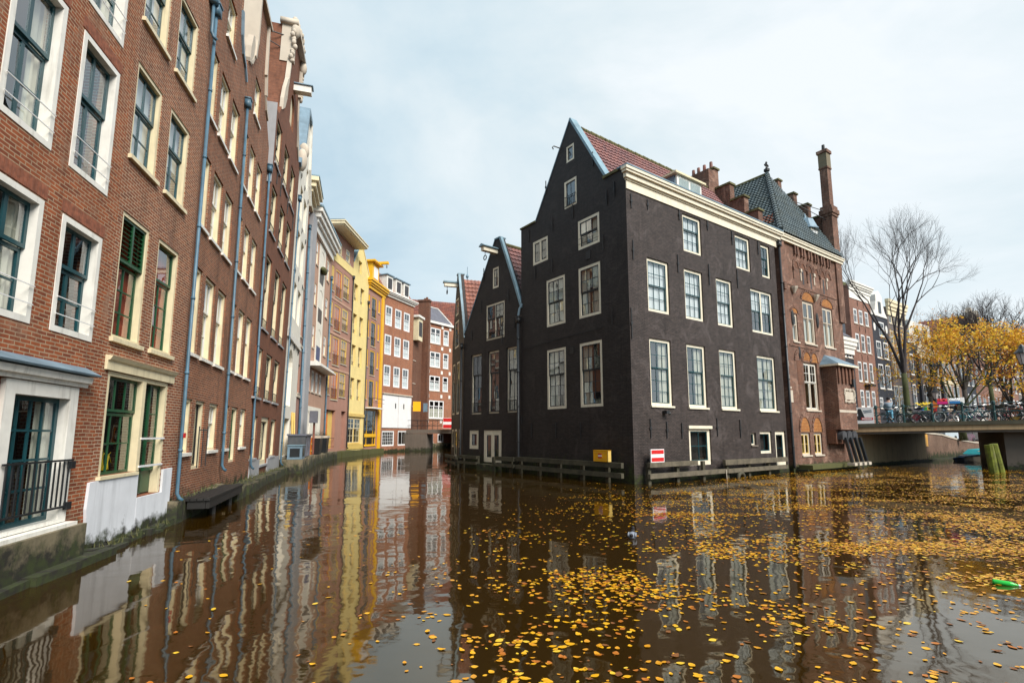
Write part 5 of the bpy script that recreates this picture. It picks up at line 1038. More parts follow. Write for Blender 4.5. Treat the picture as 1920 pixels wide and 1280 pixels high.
# bicycles
def tubes(name, segs, r, mat, par, n=6):
    mb = MB()
    for s in segs: mb.tube(s, r, n)
    return obj(name, mb, M[mat] if isinstance(mat, str) else mat, par)
WH = {}
def bicycle(label, Mx, fmat='black', tyre='rubber', lean=.06, lady=True, extra=None, steer=0):
    t = thing('bicycle', label, 'bicycle', Mx @ Matrix.Rotation(lean, 4, 'X'), 'bicycles parked along the bridge')
    bb, hub, st, hd, fk = (0,0,.30), (-.5,0,.35), (-.2,0,.82), (.36,0,.86), (.55,0,.35)
    top = [[(.37,0,.78),(.1,0,.42),bb],[(.36,0,.84),(.06,0,.5),(-.06,0,.45)]] if lady else [[(.37,0,.80),(-.17,0,.78)],[(.37,0,.74),bb]]
    tubes('frame', top+[[bb,st],[(-.5,.05,.35),(-.17,.02,.76)],[(-.5,-.05,.35),(-.17,-.02,.76)],[(-.5,.05,.35),bb],[(-.5,-.05,.35),bb]], .018, fmat, t)
    tubes('fork', [[(.35,0,.9),(.42,0,.72)],[(.42,.05,.72),(.55,.05,.35)],[(.42,-.05,.72),(.55,-.05,.35)]], .016, fmat, t)
    for c in (hub, fk):
        key = tyre
        if key not in WH:
            rm = MB().torus((0,0,0), .325, .030, 'y', 22, 6).mesh('tyre', M[tyre], True); sp = MB()
            for i in range(14): a = 2*PI*i/14; sp.tube([(0,.03*(-1)**i,0),(.31*math.cos(a),0,.31*math.sin(a))], .004, 3)
            sp.tube([(0,-.05,0),(0,.05,0)], .025, 6); sp.torus((0,0,0), .30, .008, 'y', 20, 4); WH[key] = (rm, sp.mesh('spokes', M['chrome']))
        w = bpy.data.objects.new('wheel', None); COL.objects.link(w); w.parent = t; w.matrix_basis = Matrix.Translation(c)
        for nm, me in zip(('tyre','spokes'), WH[key]): o = bpy.data.objects.new(nm, me); COL.objects.link(o); o.parent = w
    mg = MB()
    for c, a0, a1 in ((hub, .1, 2.9), (fk, .4, 2.7)):
        vs = []
        for i in range(13): a = a0+(a1-a0)*i/12; vs += [(c[0]+.365*math.cos(a), y, c[2]+.365*math.sin(a)) for y in (-.03,.03)]
        mg.add(vs, [(2*i,2*i+1,2*i+3,2*i+2) for i in range(12)])
    obj('mudguard', mg, M[fmat], t, fix=False)
    tubes('handlebar', [[(.36,0,.86),(.33,0,1.05)],[(.16,.28,1.06),(.3,.2,1.1),(.34,0,1.06),(.3,-.2,1.1),(.16,-.28,1.06)]], .014, 'chrome', t)
    obj('saddle', MB().tube([(-.36,0,.93),(-.26,0,.95),(-.12,0,.94),(.0,0,.93)], [.07,.1,.06,.03], 8).tube([st,(-.23,0,.94)], .014, 5), M['black'], t, smooth=True)
    tubes('rear_rack', [[(-.28,.06,.76),(-.78,.06,.74)],[(-.28,-.06,.76),(-.78,-.06,.74)],[(-.7,.07,.75),(-.5,.07,.36)],[(-.7,-.07,.75),(-.5,-.07,.36)],[(-.78,-.06,.74),(-.78,.06,.74)]], .009, 'black', t)
    tubes('crank', [[(0,-.09,.30),(0,.09,.30)],[(0,.09,.30),(.12,.09,.18)],[(0,-.09,.30),(-.12,-.09,.42)],[(.08,.13,.18),(.17,.13,.18)]], .012, 'chrome', t)
    obj('chain_case', MB().prism([(-.55,.28),(.1,.24),(.14,.3),(.1,.38),(-.5,.42)], .055, .075), M[fmat], t)
    obj('kickstand', MB().tube([(-.3,.06,.3),(-.34,.22,.0)], .012, 5), M['chrome'], t)
    if extra: extra(t)
    return t
paint('teal_bike', (.0,.16,.19), .35, .1); M['teal_bike'] = bpy.data.materials['teal_bike']; M['red_bike'] = flat('red_bike', (.35,.03,.05), .4); M['purple'] = flat('purple_cloth', (.25,.08,.28), .8); M['pinkc'] = flat('pink_cloth', (.75,.03,.25), .7); M['bluec'] = flat('blue_cloth', (.03,.22,.55), .7); M['greenc'] = flat('green_cloth', (.04,.4,.08), .7); M['orangec'] = flat('orange_cloth', (.8,.2,.02), .7)
RZ = lambda d: Matrix.Rotation(math.radians(d), 4, 'Z')
def bask(t): obj('basket', MB().add([(.42,-.16,.78),(.74,-.16,.78),(.74,.16,.78),(.42,.16,.78),(.38,-.2,1.04),(.8,-.2,1.04),(.8,.2,1.04),(.38,.2,1.04)], [(0,3,2,1),(0,1,5,4),(1,2,6,5),(2,3,7,6),(3,0,4,7)]), M['wood_dark'], t)
bicycle('black bicycle held by the person in the dark hat', DK(2.1,.75) @ RZ(4), 'black')
bicycle('dark bicycle with a red rear chain case right of the person', DK(3.85,.62) @ RZ(2), 'black', 'rubber', extra=lambda t: obj('coat_guard', MB().prism([(-.75,.38),(-.5,.12),(-.25,.38),(-.5,.66)], .03, .045), M['red_bike'], t))
bicycle('bicycle with cream tyres below the pink flower box', DK(4.95,.85) @ RZ(28), 'navy', 'tyre_white', .03, extra=bask)
bicycle('bright teal bicycle with white tyres in the middle of the railing', DK(5.95,.65) @ RZ(3), 'teal_bike', 'tyre_white')
bicycle('black bicycle right of the teal one by the mossy railing post', DK(7.35,.75) @ RZ(-5), 'black', lady=False)
bicycle('dark green bicycle with an orange bag at the right edge of the picture', DK(8.55,.7) @ RZ(3), 'rail', extra=lambda t: obj('pannier', MB().box(-.72,-.35,.08,.24,.42,.74), M['orangec'], t))
bicycle('dark grey bicycle parked behind the person near the far kerb', DK(2.9,1.9) @ RZ(175), 'slate', lady=False)
bicycle('blue bicycle parked behind the cream tyred one', DK(5.2,2.0) @ RZ(170), 'bluec')
bicycle('plum coloured bicycle behind the teal bicycle with a white basket', DK(6.5,2.1) @ RZ(8), 'purple', 'tyre_white', extra=bask)
bicycle('green step through bicycle further along behind the railing', DK(7.9,2.0) @ RZ(180), 'rail')
bicycle('black upright bicycle half hidden behind the red chain case bicycle', DK(3.3,1.1) @ RZ(183), 'black')
bicycle('grey bicycle with white tyres wedged left of the teal bicycle', DK(5.4,1.15) @ RZ(10), 'grey_pl', 'tyre_white')
bicycle('black bicycle with front basket wedged right of the teal bicycle', DK(6.75,1.05) @ RZ(-8), 'black', extra=bask)
bicycle('wine red bicycle squeezed beside the last mossy post', DK(7.95,1.2) @ RZ(6), 'red_bike')
bicycle('silver grey bicycle leaning near the middle of the bridge', DK(4.4,1.3) @ RZ(-6), 'lead', 'tyre_white')
cb = thing('cargo_box', 'pale grey cargo tricycle box standing behind the railing', 'cargo box', DK(3.35,1.5))
obj('box', MB().add([(0,0,.25),(.8,0,.25),(.8,.6,.25),(0,.6,.25),(-.1,-.05,.85),(.95,-.05,.85),(.95,.65,.85),(-.1,.65,.85)], [(0,3,2,1),(0,1,5,4),(1,2,6,5),(2,3,7,6),(3,0,4,7)]), M['grey_pl'], cb)
for x in (.15,.7): obj('wheel', MB().torus((x,-.08,.25), .23, .025, 'y', 18, 5), M['rubber'], cb)
rf = thing('rainbow_box', 'rainbow striped flower box with yellow green plants on the bridge', 'flower box', DK(3.55,2.6,.55))
cols = ('purple','bluec','greenc','bright_yellow','orangec','red')
for i, c in enumerate(cols): obj('stripe', MB().box(i*.17,i*.17+.168,0,.5,0,.55), M[c], rf)
obj('leg', MB().box(.05,.15,.1,.4,-.55,-.002).box(.85,.95,.1,.4,-.55,-.002), M['black'], rf); g = MB()
for k in range(90): x, y = RND.uniform(-.1,.7), RND.uniform(0,.5); z = .56+RND.random()*.28; g.add([(x,y,z),(x+.09,y+.02,z+.02),(x+.05,y+.08,z+.06)], [(0,1,2)])
obj('plants', g, M['bright_yellow'], rf, fix=False)
fl = thing('orange_flag', 'orange and red flag on a short stick above the rainbow box', 'flag', DK(4.15,2.6,.55)); obj('stick', MB().tube([(0,0,0),(.25,0,.95)], .012, 5), M['wood_dark'], fl); obj('cloth', MB().prism([(.12,.42),(.5,.5),(.48,.72),(.26,.95)], -.01, .01), M['orangec'], fl)
def flowers(label, x, c1, c2, y=.42):
    f = thing('flower_box', label, 'flower box', DK(x,.11,1.135)); obj('box', MB().box(0,.5,0,.2,0,.15), M[c2], f); g = MB()
    g.box(.03,.47,.02,.18,.151,.19)
    for k in range(60): a, b = RND.uniform(-.02,.45), RND.uniform(-.03,.2); z = .16+RND.random()*.15; g.add([(a,b,z),(a+.08,b+.02,z+.01),(a+.04,b+.07,z+.05)], [(0,1,2)])
    obj('flowers', g, M[c1], f, fix=False)
flowers('flower box with red and yellow blooms over a pink cloth on the railing', 4.42, 'red', 'pinkc'); flowers('flower box wrapped in blue cloth next to the pink one', 5.0, 'signwhite', 'bluec')
yc = thing('yellow_crate', 'small yellow crate on the deck under the right hand bicycles', 'crate', DK(7.75,.75)); obj('crate', MB().box(0,.4,0,.3,0,.26), M['signyellow'], yc); obj('rim', MB().box(-.02,.42,-.02,.32,.262,.3), M['ochre'], yc)
# person pushing the bicycle
def skin(name, verts, edges, radii, mat, parent, F=None, lv=1):
    me = bpy.data.meshes.new(name); me.from_pydata(verts, edges, []); me.materials.append(mat)
    o = bpy.data.objects.new(name, me); COL.objects.link(o); o.parent = parent
    m = o.modifiers.new('skin', 'SKIN'); m.use_smooth_shade = True; s = o.modifiers.new('sub', 'SUBSURF'); s.levels = lv; s.render_levels = lv
    sv = me.skin_vertices[0].data
    for i, r in enumerate(radii): sv[i].radius = (r, r) if not isinstance(r, tuple) else r; sv[i].use_root = (i == 0)
    return o
pe = thing('person', 'person in dark hat, grey blue jacket and light jeans pushing a bicycle', 'person', DK(2.0,1.2) @ RZ(95))
sk = [(0,0,.92),(0,0,1.15),(0,0,1.38),(.02,0,1.50),(.05,0,1.62),(.05,0,1.72),(0,.19,1.40),(.14,.26,1.16),(.38,.22,1.05),(.47,.2,1.04),(0,-.19,1.40),(.14,-.26,1.16),(.38,-.22,1.05),(.47,-.2,1.04),(.0,.1,.86),(.12,.11,.48),(-.02,.11,.08),(.1,.11,.04),(0,-.1,.86),(-.05,-.11,.48),(-.25,-.11,.12),(-.14,-.11,.05)]
ed = [(0,1),(1,2),(2,3),(3,4),(4,5),(2,6),(6,7),(7,8),(8,9),(2,10),(10,11),(11,12),(12,13),(0,14),(14,15),(15,16),(16,17),(0,18),(18,19),(19,20),(20,21)]
ra = [.13,.13,.15,.055,.095,.08,.065,.045,.035,.03,.065,.045,.035,.03,.085,.06,.045,.035,.085,.06,.045,.035]
skin('body', sk, ed, ra, M['skin'], pe)
ji = [0,1,2,6,7,8,10,11,12]; skin('jacket', [sk[i] for i in ji], [(0,1),(1,2),(2,3),(3,4),(4,5),(2,6),(6,7),(7,8)], [.165,.165,.185,.09,.068,.055,.09,.068,.055], M['jacket'], pe)
skin('trousers', [sk[0],sk[14],sk[15],sk[16],sk[18],sk[19],sk[20]], [(0,1),(1,2),(2,3),(0,4),(4,5),(5,6)], [.14,.105,.078,.065,.105,.078,.065], M['jeans'], pe)
hb = MB()
for sgn in (1,-1):
    for i, (dy, ln) in enumerate(((-.03,.07),(-.01,.08),(.01,.075),(.03,.06))):
        hb.tube([(.47,sgn*.2+dy,1.05),(.47+ln*.6,sgn*.2+dy,1.06),(.47+ln,sgn*.2+dy,1.03)], [.011,.01,.008], 5)
    hb.tube([(.46,sgn*.2-sgn*.04,1.04),(.50,sgn*.2-sgn*.06,1.02)], [.012,.009], 5)
obj('fingers', hb, M['skin'], pe, smooth=True)
hm = MB(); hm.ball((.04,0,1.70),.115,.105,.12,14,9); hm.torus((.04,0,1.66),.105,.02,'z',16,6); obj('hat', hm, M['hair'], pe, smooth=True)
fc = MB(); fc.ball((.145,.035,1.63),.012); fc.ball((.145,-.035,1.63),.012); obj('eyes', fc, M['hair'], pe); obj('nose', MB().tube([(.14,0,1.63),(.17,0,1.59)],[.012,.018],6), M['skin'], pe); obj('mouth', MB().box(.135,.148,-.025,.025,1.555,1.565), M['red_bike'], pe); obj('ears', MB().ball((.05,.095,1.61),.02,.01,.032).ball((.05,-.095,1.61),.02,.01,.032), M['skin'], pe)
obj('shoes', MB().ball((.06,.11,.045),.14,.05,.05).ball((-.18,-.11,.06),.13,.05,.05), M['shoe'], pe, smooth=True)
# ------------------------------------------------------------------ right bank beyond the bridge
QD = Vector((.8,.6)); Q0 = (32.75,41.45)
def QP(k, off=0): return (Q0[0]+QD.x*k-QD.y*off, Q0[1]+QD.y*k+QD.x*off)
FQ = frm(Q0, QP(10))
prof = [(0,2.25),(4.9,2.07),(7.5,1.82),(10,1.6),(15,1.32),(23,1.08),(110,1.05)]
qv = thing('quay_wall', 'long brown brick quay wall with sloping stone coping beyond the bridge', 'quay wall', FQ)
obj('wall', MB().prism([(-.2,-.6),(110,-.6)]+[(x,z-.1) for x,z in reversed(prof)], 0, .5), M['quay_brick'], qv); cp = MB()
for (a,za),(b,zb) in zip(prof[:-1], prof[1:]): cp.prism([(a,za-.097),(b,zb-.097),(b,zb+.03),(a,za+.03)], -.06, .55)
obj('coping', cp, M['stone'], qv); obj('ledge', MB().box(-.2,40,-.3,-.003,-.6,.10), M['concrete_dark'], qv)
st = MB(); offs = (.56, 4, 12, 60, 400)
rows = []
for k, z in [(-14,2.6),(-6,2.62)]+prof[:-1]+[(60,1.05),(400,1.05)]: rows.append([(*QP(k,o), z-.02) for o in offs])
n = len(offs)
for r in rows: st.v += r
for i in range(len(rows)-1):
    for j in range(n-1): st.f.append([i*n+j,(i+1)*n+j,(i+1)*n+j+1,i*n+j+1]); st.m.append(0)
tag(obj('street', st, M['paving']), None, None, kind='structure')
single('waterway_sign', MB().box(.32,1.05,-.05,-.004,1.1,2.05), M['signyellow'], 'yellow board on the brick quay wall under the bridge', 'sign', FQ)
mp = thing('mooring_post', 'thick bright green algae covered mooring post of two leaning timbers', 'mooring post', Matrix.Translation((26.35,28.5,0)))
M['algae'] = paint('algae', (.125,.14,.012), .85, .6, 3.0, bump=.6, streak=.9)
obj('timber', MB().tube([(-.1,0,-.6),(-.2,.05,1.5)], [.22,.21], 10), M['algae'], mp); obj('timber', MB().tube([(.32,0,-.6),(-.0,.0,1.55)], [.2,.19], 10), M['algae'], mp); obj('timber', MB().tube([(.1,.3,-.6),(.1,.3,1.25)], .17, 8), M['wood_dark'], mp)
bo = thing('moored_boat', 'small dark blue boat under a turquoise cover moored by the brick quay', 'boat', frm((34.6,41.0),(39.4,41.6)))
hu = MB(); n = 10; vs = []
for i in range(n+1):
    t = i/n; w = .95*math.sin(min(1,(t+.02)*1.7)*PI/2); sh = -.30*(1-t)**2.5
    vs += [(t*6.2,-w,.5+sh),(t*5.9+.3,-w*.6,-.25),(t*5.9+.3,w*.6,-.25),(t*6.2,w,.5+sh)]
hu.add(vs, [(4*i+j,4*i+4+j,4*i+5+j,4*i+1+j) for i in range(n) for j in range(3)]+[(0,1,2,3),(4*n+3,4*n+2,4*n+1,4*n)])
M['boat'] = flat('boat_hull', (.008,.025,.055), .3); M['cover'] = flat('turquoise_cover', (.01,.32,.36), .6)
obj('hull', hu, M['boat'], bo, smooth=False); obj('cover', MB().prism([(1.8,.5),(6.1,.5),(6.1,.92),(4.2,.98),(2.3,.86)], -.8, .8), M['cover'], bo); obj('deck', MB().prism([(.7,.34),(1.9,.46),(1.9,.50),(.7,.38)], -.35, .35), M['boat'], bo); obj('rail', MB().tube([(1.5,-.7,.75),(4,-.9,1.1),(6,-.9,1.2)], .03, 5), M['stone'], bo)
def car(label, Mx, body, van=False):
    c = thing('parked_car', label, 'car', Mx)
    p = [(0,.3),(4.2,.3),(4.25,.75),(3.9,.95),(3.2,1.0),(2.6,1.48),(1.0,1.5),(.3,1.0),(0,.9)] if not van else [(0,.3),(4.6,.3),(4.6,.95),(4.1,1.15),(3.6,1.9),(.05,1.95)]
    obj('body', MB().prism(p, 0, 1.7), M[body], c); g = [(2.45,1.38),(3.0,1.02),(.75,1.02),(1.1,1.38)] if not van else [(3.5,1.75),(3.95,1.2),(2.7,1.2),(2.7,1.75)]
    obj('side_window', MB().prism(g, -.012, -.002), M['interior_far'], c); obj('rear_window', MB().box(-.0,.02,.2,1.5,1.05,1.3), M['interior_far'], c)
    for x in (.8, 3.4):
        for y in (.0, 1.7): obj('wheel', MB().torus((x,y,.31), .22, .1, 'y', 16, 6).tube([(x,y-.08,.31),(x,y+.08,.31)], .16, 10), M['rubber'], c)
    obj('headlight', MB().box(4.2,4.27,.1,.4,.65,.8), M['signwhite'], c); obj('headlight', MB().box(4.2,4.27,1.3,1.6,.65,.8), M['signwhite'], c)
M['car_dark'] = flat('car_dark', (.015,.02,.03), .25); M['car_pale'] = flat('car_pale', (.5,.58,.62), .25); M['car_wine'] = flat('car_wine', (.12,.03,.06), .25)
def onq(k, off, z, rz=0): p = QP(k, off); return frm(p, (p[0]+QD.x, p[1]+QD.y), z) @ RZ(rz)
car('dark parked car on the quay seen under the bridge', onq(9.5,2.2,1.58), 'car_dark'); car('pale blue van parked on the quay next to the dark car', onq(15.5,2.2,1.3), 'car_pale', True); car('wine red parked car on the quay furthest under the bridge', onq(22.5,2.2,1.08), 'car_wine')
# lamps
def lamp(label, Mx, h, sc=1.0):
    t = thing('street_lamp', label, 'street lamp', Mx)
    obj('post', MB().lathe([(.14,0),(.14,.5),(.07,.6),(.05,1.2),(.04,h-.3),(.07,h-.25),(.04,h)], (0,0,0), 10), M['rail'], t)
    g = MB(); r0, r1 = .14*sc, .27*sc; g.lathe([(r0,h+.05),(r1,h+.6*sc)], (0,0,0), 6); obj('lantern_glass', g, M['pane_lamp'], t)
    f = MB()
    for i in range(6): a = PI*i/3; f.tube([(r0*math.cos(a),r0*math.sin(a),h+.05),(r1*math.cos(a),r1*math.sin(a),h+.6*sc)], .014*sc, 4)
    f.lathe([(.1*sc,h),(.16*sc,h+.05)], (0,0,0), 6); obj('lantern_frame', f, M['black'], t); obj('lantern_roof', MB().lathe([(.33*sc,h+.6*sc),(.3*sc,h+.68*sc),(.14*sc,h+.85*sc),(.12*sc,h+.95*sc),(.03,h+1.08*sc)], (0,0,0), 8), M['black'], t)
M['pane_lamp'] = flat('lantern_pane', (.55,.48,.46), .25)
lamp('black street lantern on the bridge at the right edge of the picture', DK(8.55,.45), 3.25, 1.15); lamp('black street lantern with pale panes standing left of the yellow tree', Matrix.Translation((36.9,44.8,2.5)), 2.55, 1.0)
sg = thing('street_sign', 'red square parking sign on a pole between the quay trees', 'sign', Matrix.Translation((40.9,47.0,2.2))); obj('pole', MB().tube([(0,.05,-.5),(0,.05,3.3)], .04, 6), M['chrome'], sg); obj('plate', MB().box(-.4,.4,-.02,0,1.7,2.5), M['red'], sg); obj('plate', MB().box(-.35,.4,-.02,0,2.55,3.2), M['signwhite'], sg)
# bird and bottle
bd = thing('water_bird', 'small grey bird with a black head swimming among the leaves', 'bird', Matrix.Translation((2.45,10.84,0)) @ RZ(70))
me = MB().ball((0,0,.05),.15,.085,.075,14,9).mesh('body', M['lead'], True); o = bpy.data.objects.new('body', me); COL.objects.link(o); o.parent = bd
M['bird'] = flat('bird_grey', (.2,.22,.26), .7); me.materials.clear(); me.materials.append(M['bird'])
obj('head', MB().tube([(.09,0,.08),(.12,0,.15)], [.045,.035], 8).ball((.13,0,.175),.042,.036,.038), M['hair'], bd, smooth=True); obj('beak', MB().tube([(.165,0,.17),(.205,0,.165)], [.012,.004], 6), M['stone'], bd); obj('tail', MB().tube([(-.13,0,.07),(-.2,0,.09)], [.04,.012], 6), M['hair'], bd); obj('wing', MB().ball((-.02,.07,.07),.11,.02,.05,10,6).ball((-.02,-.07,.07),.11,.02,.05,10,6), M['bird'], bd, smooth=True)
bt = thing('plastic_bottle', 'green plastic bottle drifting on the water at the right edge', 'bottle', Matrix.Translation((6.93,7.55,.02)) @ RZ(-28) @ Matrix.Rotation(math.radians(94), 4, 'Y'))
M['bottle'] = flat('bottle_green', (.02,.48,.05), .12)
obj('body', MB().lathe([(.028,-.15),(.037,-.14),(.038,.03),(.034,.06),(.016,.11),(.014,.125)], (0,0,0), 14), M['bottle'], bt, smooth=True); obj('cap', MB().lathe([(.016,.125),(.016,.148)], (0,0,0), 10), M['signwhite'], bt)

wd = MB()
for F_, x1_, yy, zz in ((Fb,3.5,.22,.06),(F2,3.9,.2,.5),(F3,4.6,.5,.36),(F4,7,.45,.38)):
    for k in range(90):
        p = F_ @ Vector((RND.uniform(0,x1_), -RND.uniform(.0,yy)-.02, zz)); hgt = RND.uniform(.03,.16)
        wd.add([p, p+Vector((.02,.015,0)), p+Vector((RND.uniform(-.05,.05),RND.uniform(-.05,.05),hgt))], [(0,1,2)])
tag(obj('ledge_weeds', wd, M['moss'], fix=False), 'small weeds and moss tufts growing on the left bank ledges', 'weeds', kind='stuff')
ck = MB().tube([(1.66,-.056,.78),(1.63,-.056,.6),(1.67,-.056,.4),(1.64,-.056,.12)], .012, 4).tube([(1.9,-.056,.35),(1.86,-.056,.14)], .008, 4).tube([(2.0,-.056,.42),(2.02,-.056,.16)], .008, 4)
# ------------------------------------------------------------------ trees
def tree(label, base, height, fork, r0, seed, spread=.55, depth=6, leaf=None, nleaf=0, lsize=.16, trunk='bark', name='bare_tree', lean=(0,0), nmain=4, leafmin=3, twigs=True, ratio=(.62,.8), grp='quay trees beyond the bridge', rmain=(.45,.65)):
    R = random.Random(seed); t = thing(name, label, 'tree', Matrix.Translation(base), grp)
    tr, br, ends = MB(), MB(), []
    top = Vector((lean[0], lean[1], fork)); pts = [Vector((0,0,-.4)), Vector((lean[0]*.3+R.uniform(-.05,.05), lean[1]*.3, fork*.35)), Vector((lean[0]*.7+R.uniform(-.08,.08), lean[1]*.7, fork*.72)), top]
    tr.tube(pts, [r0*1.25, r0*1.0, r0*.88, r0*.8], 9)
    def grow(p, d, ln, r, k):
        q = []; n = 3 if k > 1 else 2; v = d.copy()
        q.append(p.copy())
        for i in range(n):
            v = (v + Vector((R.uniform(-1,1),R.uniform(-1,1),R.uniform(-.5,.9)))*.13).normalized(); p = p+v*ln/n; q.append(p.copy())
        e = r*.64
        (br).tube(q, [r+(e-r)*i/n for i in range(n+1)], 6 if r > .06 else 4 if r > .02 else 3, caps=False)
        if k <= leafmin: ends.append((q[-1], v.copy())); 
        if k <= leafmin: ends.append((q[1], v.copy()))
        if k <= 1: return
        c = 2 if k > 4 else 3
        if R.random() < .4: c += 1
        for i in range(c):
            a = R.uniform(.25, spread+.25); az = R.uniform(0, 2*PI); o = v.orthogonal().normalized(); o2 = v.cross(o)
            nd = (v*math.cos(a)+(o*math.cos(az)+o2*math.sin(az))*math.sin(a)+Vector((0,0,.12))).normalized()
            st = q[-1] if i < 2 else q[R.randint(1,n)]
            grow(st, nd, ln*R.uniform(*ratio), e*R.uniform(.7,.95) if i else e, k-1)
    rem = height-fork
    for i in range(nmain):
        az = 2*PI*(i+R.uniform(-.2,.2))/nmain; a = R.uniform(.2, spread)
        d = Vector((math.sin(a)*math.cos(az), math.sin(a)*math.sin(az), math.cos(a)))
        grow(top-Vector((0,0,R.uniform(0,.25)*fork*.3)), d, rem*.36, r0*R.uniform(*rmain), depth)
    obj('trunk', tr, M[trunk], t, smooth=True); obj('branches', br, M['twig' if not leaf else trunk], t, smooth=True, fix=False)
    if leaf:
        fo = MB()
        for i in range(nleaf):
            p, v = ends[R.randrange(len(ends))]; p = p+Vector((R.gauss(0,.16),R.gauss(0,.16),R.gauss(-.04,.13)))
            if noise.noise(p*.55+Vector((seed,0,0))) < -.13 and R.random() < .85: continue
            a, b = R.uniform(0,2*PI), R.uniform(-.9,.9); u = Vector((math.cos(a),math.sin(a),b*.6)).normalized(); w = u.orthogonal().normalized(); w = (w*math.cos(b)+u.cross(w)*math.sin(b))
            s = lsize*R.uniform(.6,1.25); fo.add([p-u*s*.5, p+w*s*.34, p+u*s*.5, p-w*s*.34], [(0,1,2,3)], R.randrange(len(leaf)))
        obj('crown', fo, leaf, t, fix=False)
    return t
def leafmat(name, c, tr=.35):
    t = NT(name); d = t.n('ShaderNodeBsdfTranslucent'); d.inputs['Color'].default_value = (*c,1); mx = t.n('ShaderNodeMixShader'); mx.inputs[0].default_value = tr
    t.b.inputs['Base Color'].default_value = (*c,1); t.b.inputs['Roughness'].default_value = .6; t.l(t.b.outputs[0], mx.inputs[1]); t.l(d.outputs[0], mx.inputs[2]); t.l(mx.outputs[0], t.out.inputs['Surface']); return t.m
LY = [leafmat('leaf_yellow', (.82,.48,.012)), leafmat('leaf_gold', (.70,.33,.01)), leafmat('leaf_lemon', (.85,.6,.04))]
LO = [leafmat('leaf_orange', (.58,.22,.012)), leafmat('leaf_amber', (.45,.17,.015)), leafmat('leaf_rust', (.35,.10,.012))]
Y = lambda px, Yd: (px-960)/973.5*Yd
bare = tree('tall bare tree with a mossy forked trunk standing behind the person on the bridge', (Y(1706,41),41,2.3), 15.6, 4.6, .29, 5, .36, 8, trunk='bark_moss', nmain=4, ratio=(.66,.84), rmain=(.5,.68))
bare.scale = (.80,.80,1.0)
tree('tree with bright yellow autumn leaves and a forked mossy trunk right of the bare tree', (Y(1806,47),47,1.9), 10.9, 2.2, .25, 8, .92, 6, LY+LO[:1], 15000, .20, 'bark_moss', 'autumn_tree', nmain=5, ratio=(.66,.82), leafmin=5, rmain=(.30,.45))
tree('rust orange leaved tree behind the lantern at the right edge', (Y(1903,64),64,1.1), 13.8, 4.4, .36, 12, .9, 5, LO, 8000, .26, 'bark', 'autumn_tree', nmain=6, leafmin=4, rmain=(.35,.5), ratio=(.66,.82))
tree('slim bare tree with a green trunk between the yellow and the rust orange tree', (Y(1868,56),56,1.3), 15.0, 6.0, .24, 21, .42, 6, trunk='bark_moss', nmain=4)
tree('bare tree with twiggy crown showing above the yellow tree', (Y(1818,60),60,1.3), 15.5, 6.0, .26, 33, .5, 6, LO, 350, .2, trunk='bark', nmain=5)
tree('distant bare tree leaning right above the roofs near the right edge', (Y(1878,74),74,1.1), 20.5, 7.0, .32, 41, .48, 6, nmain=4, lean=(1.2,0))
tree('distant bare tree cut by the right picture edge', (Y(1930,80),80,1.1), 19.5, 7.0, .32, 52, .5, 6, nmain=4)
tree('small tree with a few brown leaves behind the bare tree trunk', (Y(1752,70),70,1.1), 17.5, 6.0, .26, 64, .55, 6, LO, 700, .2, nmain=5)
# ------------------------------------------------------------------ floating leaves
lv = [flat('floating_yellow', (.72,.36,.005), .35), flat('floating_gold', (.60,.26,.005), .35), flat('floating_orange', (.42,.13,.008), .4), flat('floating_pale', (.74,.47,.03), .35), flat('floating_brown', (.2,.07,.012), .5)]
def leafshape(R):
    n = 12; L = R.uniform(.85,1.15); W = R.uniform(.30,.42); cu = R.uniform(.0,.10); ring = []; mid = []
    for i in range(n+1):
        t = i/n; w = W*math.sin(PI*t**.85)**.8*(1+.07*R.uniform(-1,1)); x = L*(t-.5); z = .012+cu*((t-.5)*2)**2
        mid.append((x,0,z)); ring.append((x,w,z+cu*.5*R.uniform(.2,1)))
    vs = mid+ring[1:-1]+[(x,-y,z) for x,y,z in ring[1:-1]]; k = n-1; fs = []
    A_ = [0]+[n+1+i for i in range(k)]+[n]; B_ = [0]+[n+1+k+i for i in range(k)]+[n]
    for i in range(n):
        fs.append(tuple(dict.fromkeys((i, i+1, A_[i+1], A_[i])))); fs.append(tuple(dict.fromkeys((i, B_[i], B_[i+1], i+1))))
    mb = MB().add(vs, fs); mb.tube([(-L*.5,0,.012),(-L*.72,.03,.02)], [.016,.01], 4); return mb
RL = random.Random(77); shapes = [leafshape(RL) for _ in range(6)]
def dens(x, y):
    # drifted carpets: denser to the right, streaks lie across the canal
    edge = x-(-.55+.10*(y-4)) if y < 12 else x-(-.1+.40*(y-12))
    d = 1/(1+math.exp(-edge*2.2)); q = noise.fractal(Vector((x*.42-y*.25, y*.85+x*.25, 3.7)), 1.0, 2.0, 4); q2 = noise.noise(Vector((x*.16+5, y*.2, 1.3)))
    s = max(0, q*1.25+.22+q2*.5); s = s**1.4*1.15
    far = min(1.0, max(0, (y-4.5)/6))
    return d*(.035+.05*far+s*(.17+.83*far))*(1+.9*max(0, min(1, (x-1.5)/6))*far)*(1 if y < 15 else .6+1.2*max(0, min(1, (x-3)/9)))+.006
pts = []
for _ in range(260000):
    v = RL.random(); y = 3.2+32*v**1.35; x = RL.uniform(-.72,1.02)*y
    if y > 34: continue
    # stay clear of the walls
    px, py = x-C[0], y-C[1]
    if px*-.57651+py*.81723 > -.5 and px*.81723+py*.57651 > -.7: continue
    if x < -6.4+.02*y: continue
    a = y**.5
    if RL.random() < dens(x, y)*.42 : pts.append((x,y))
cand = sorted(pts, key=lambda p: p[0]**2+p[1]**2)
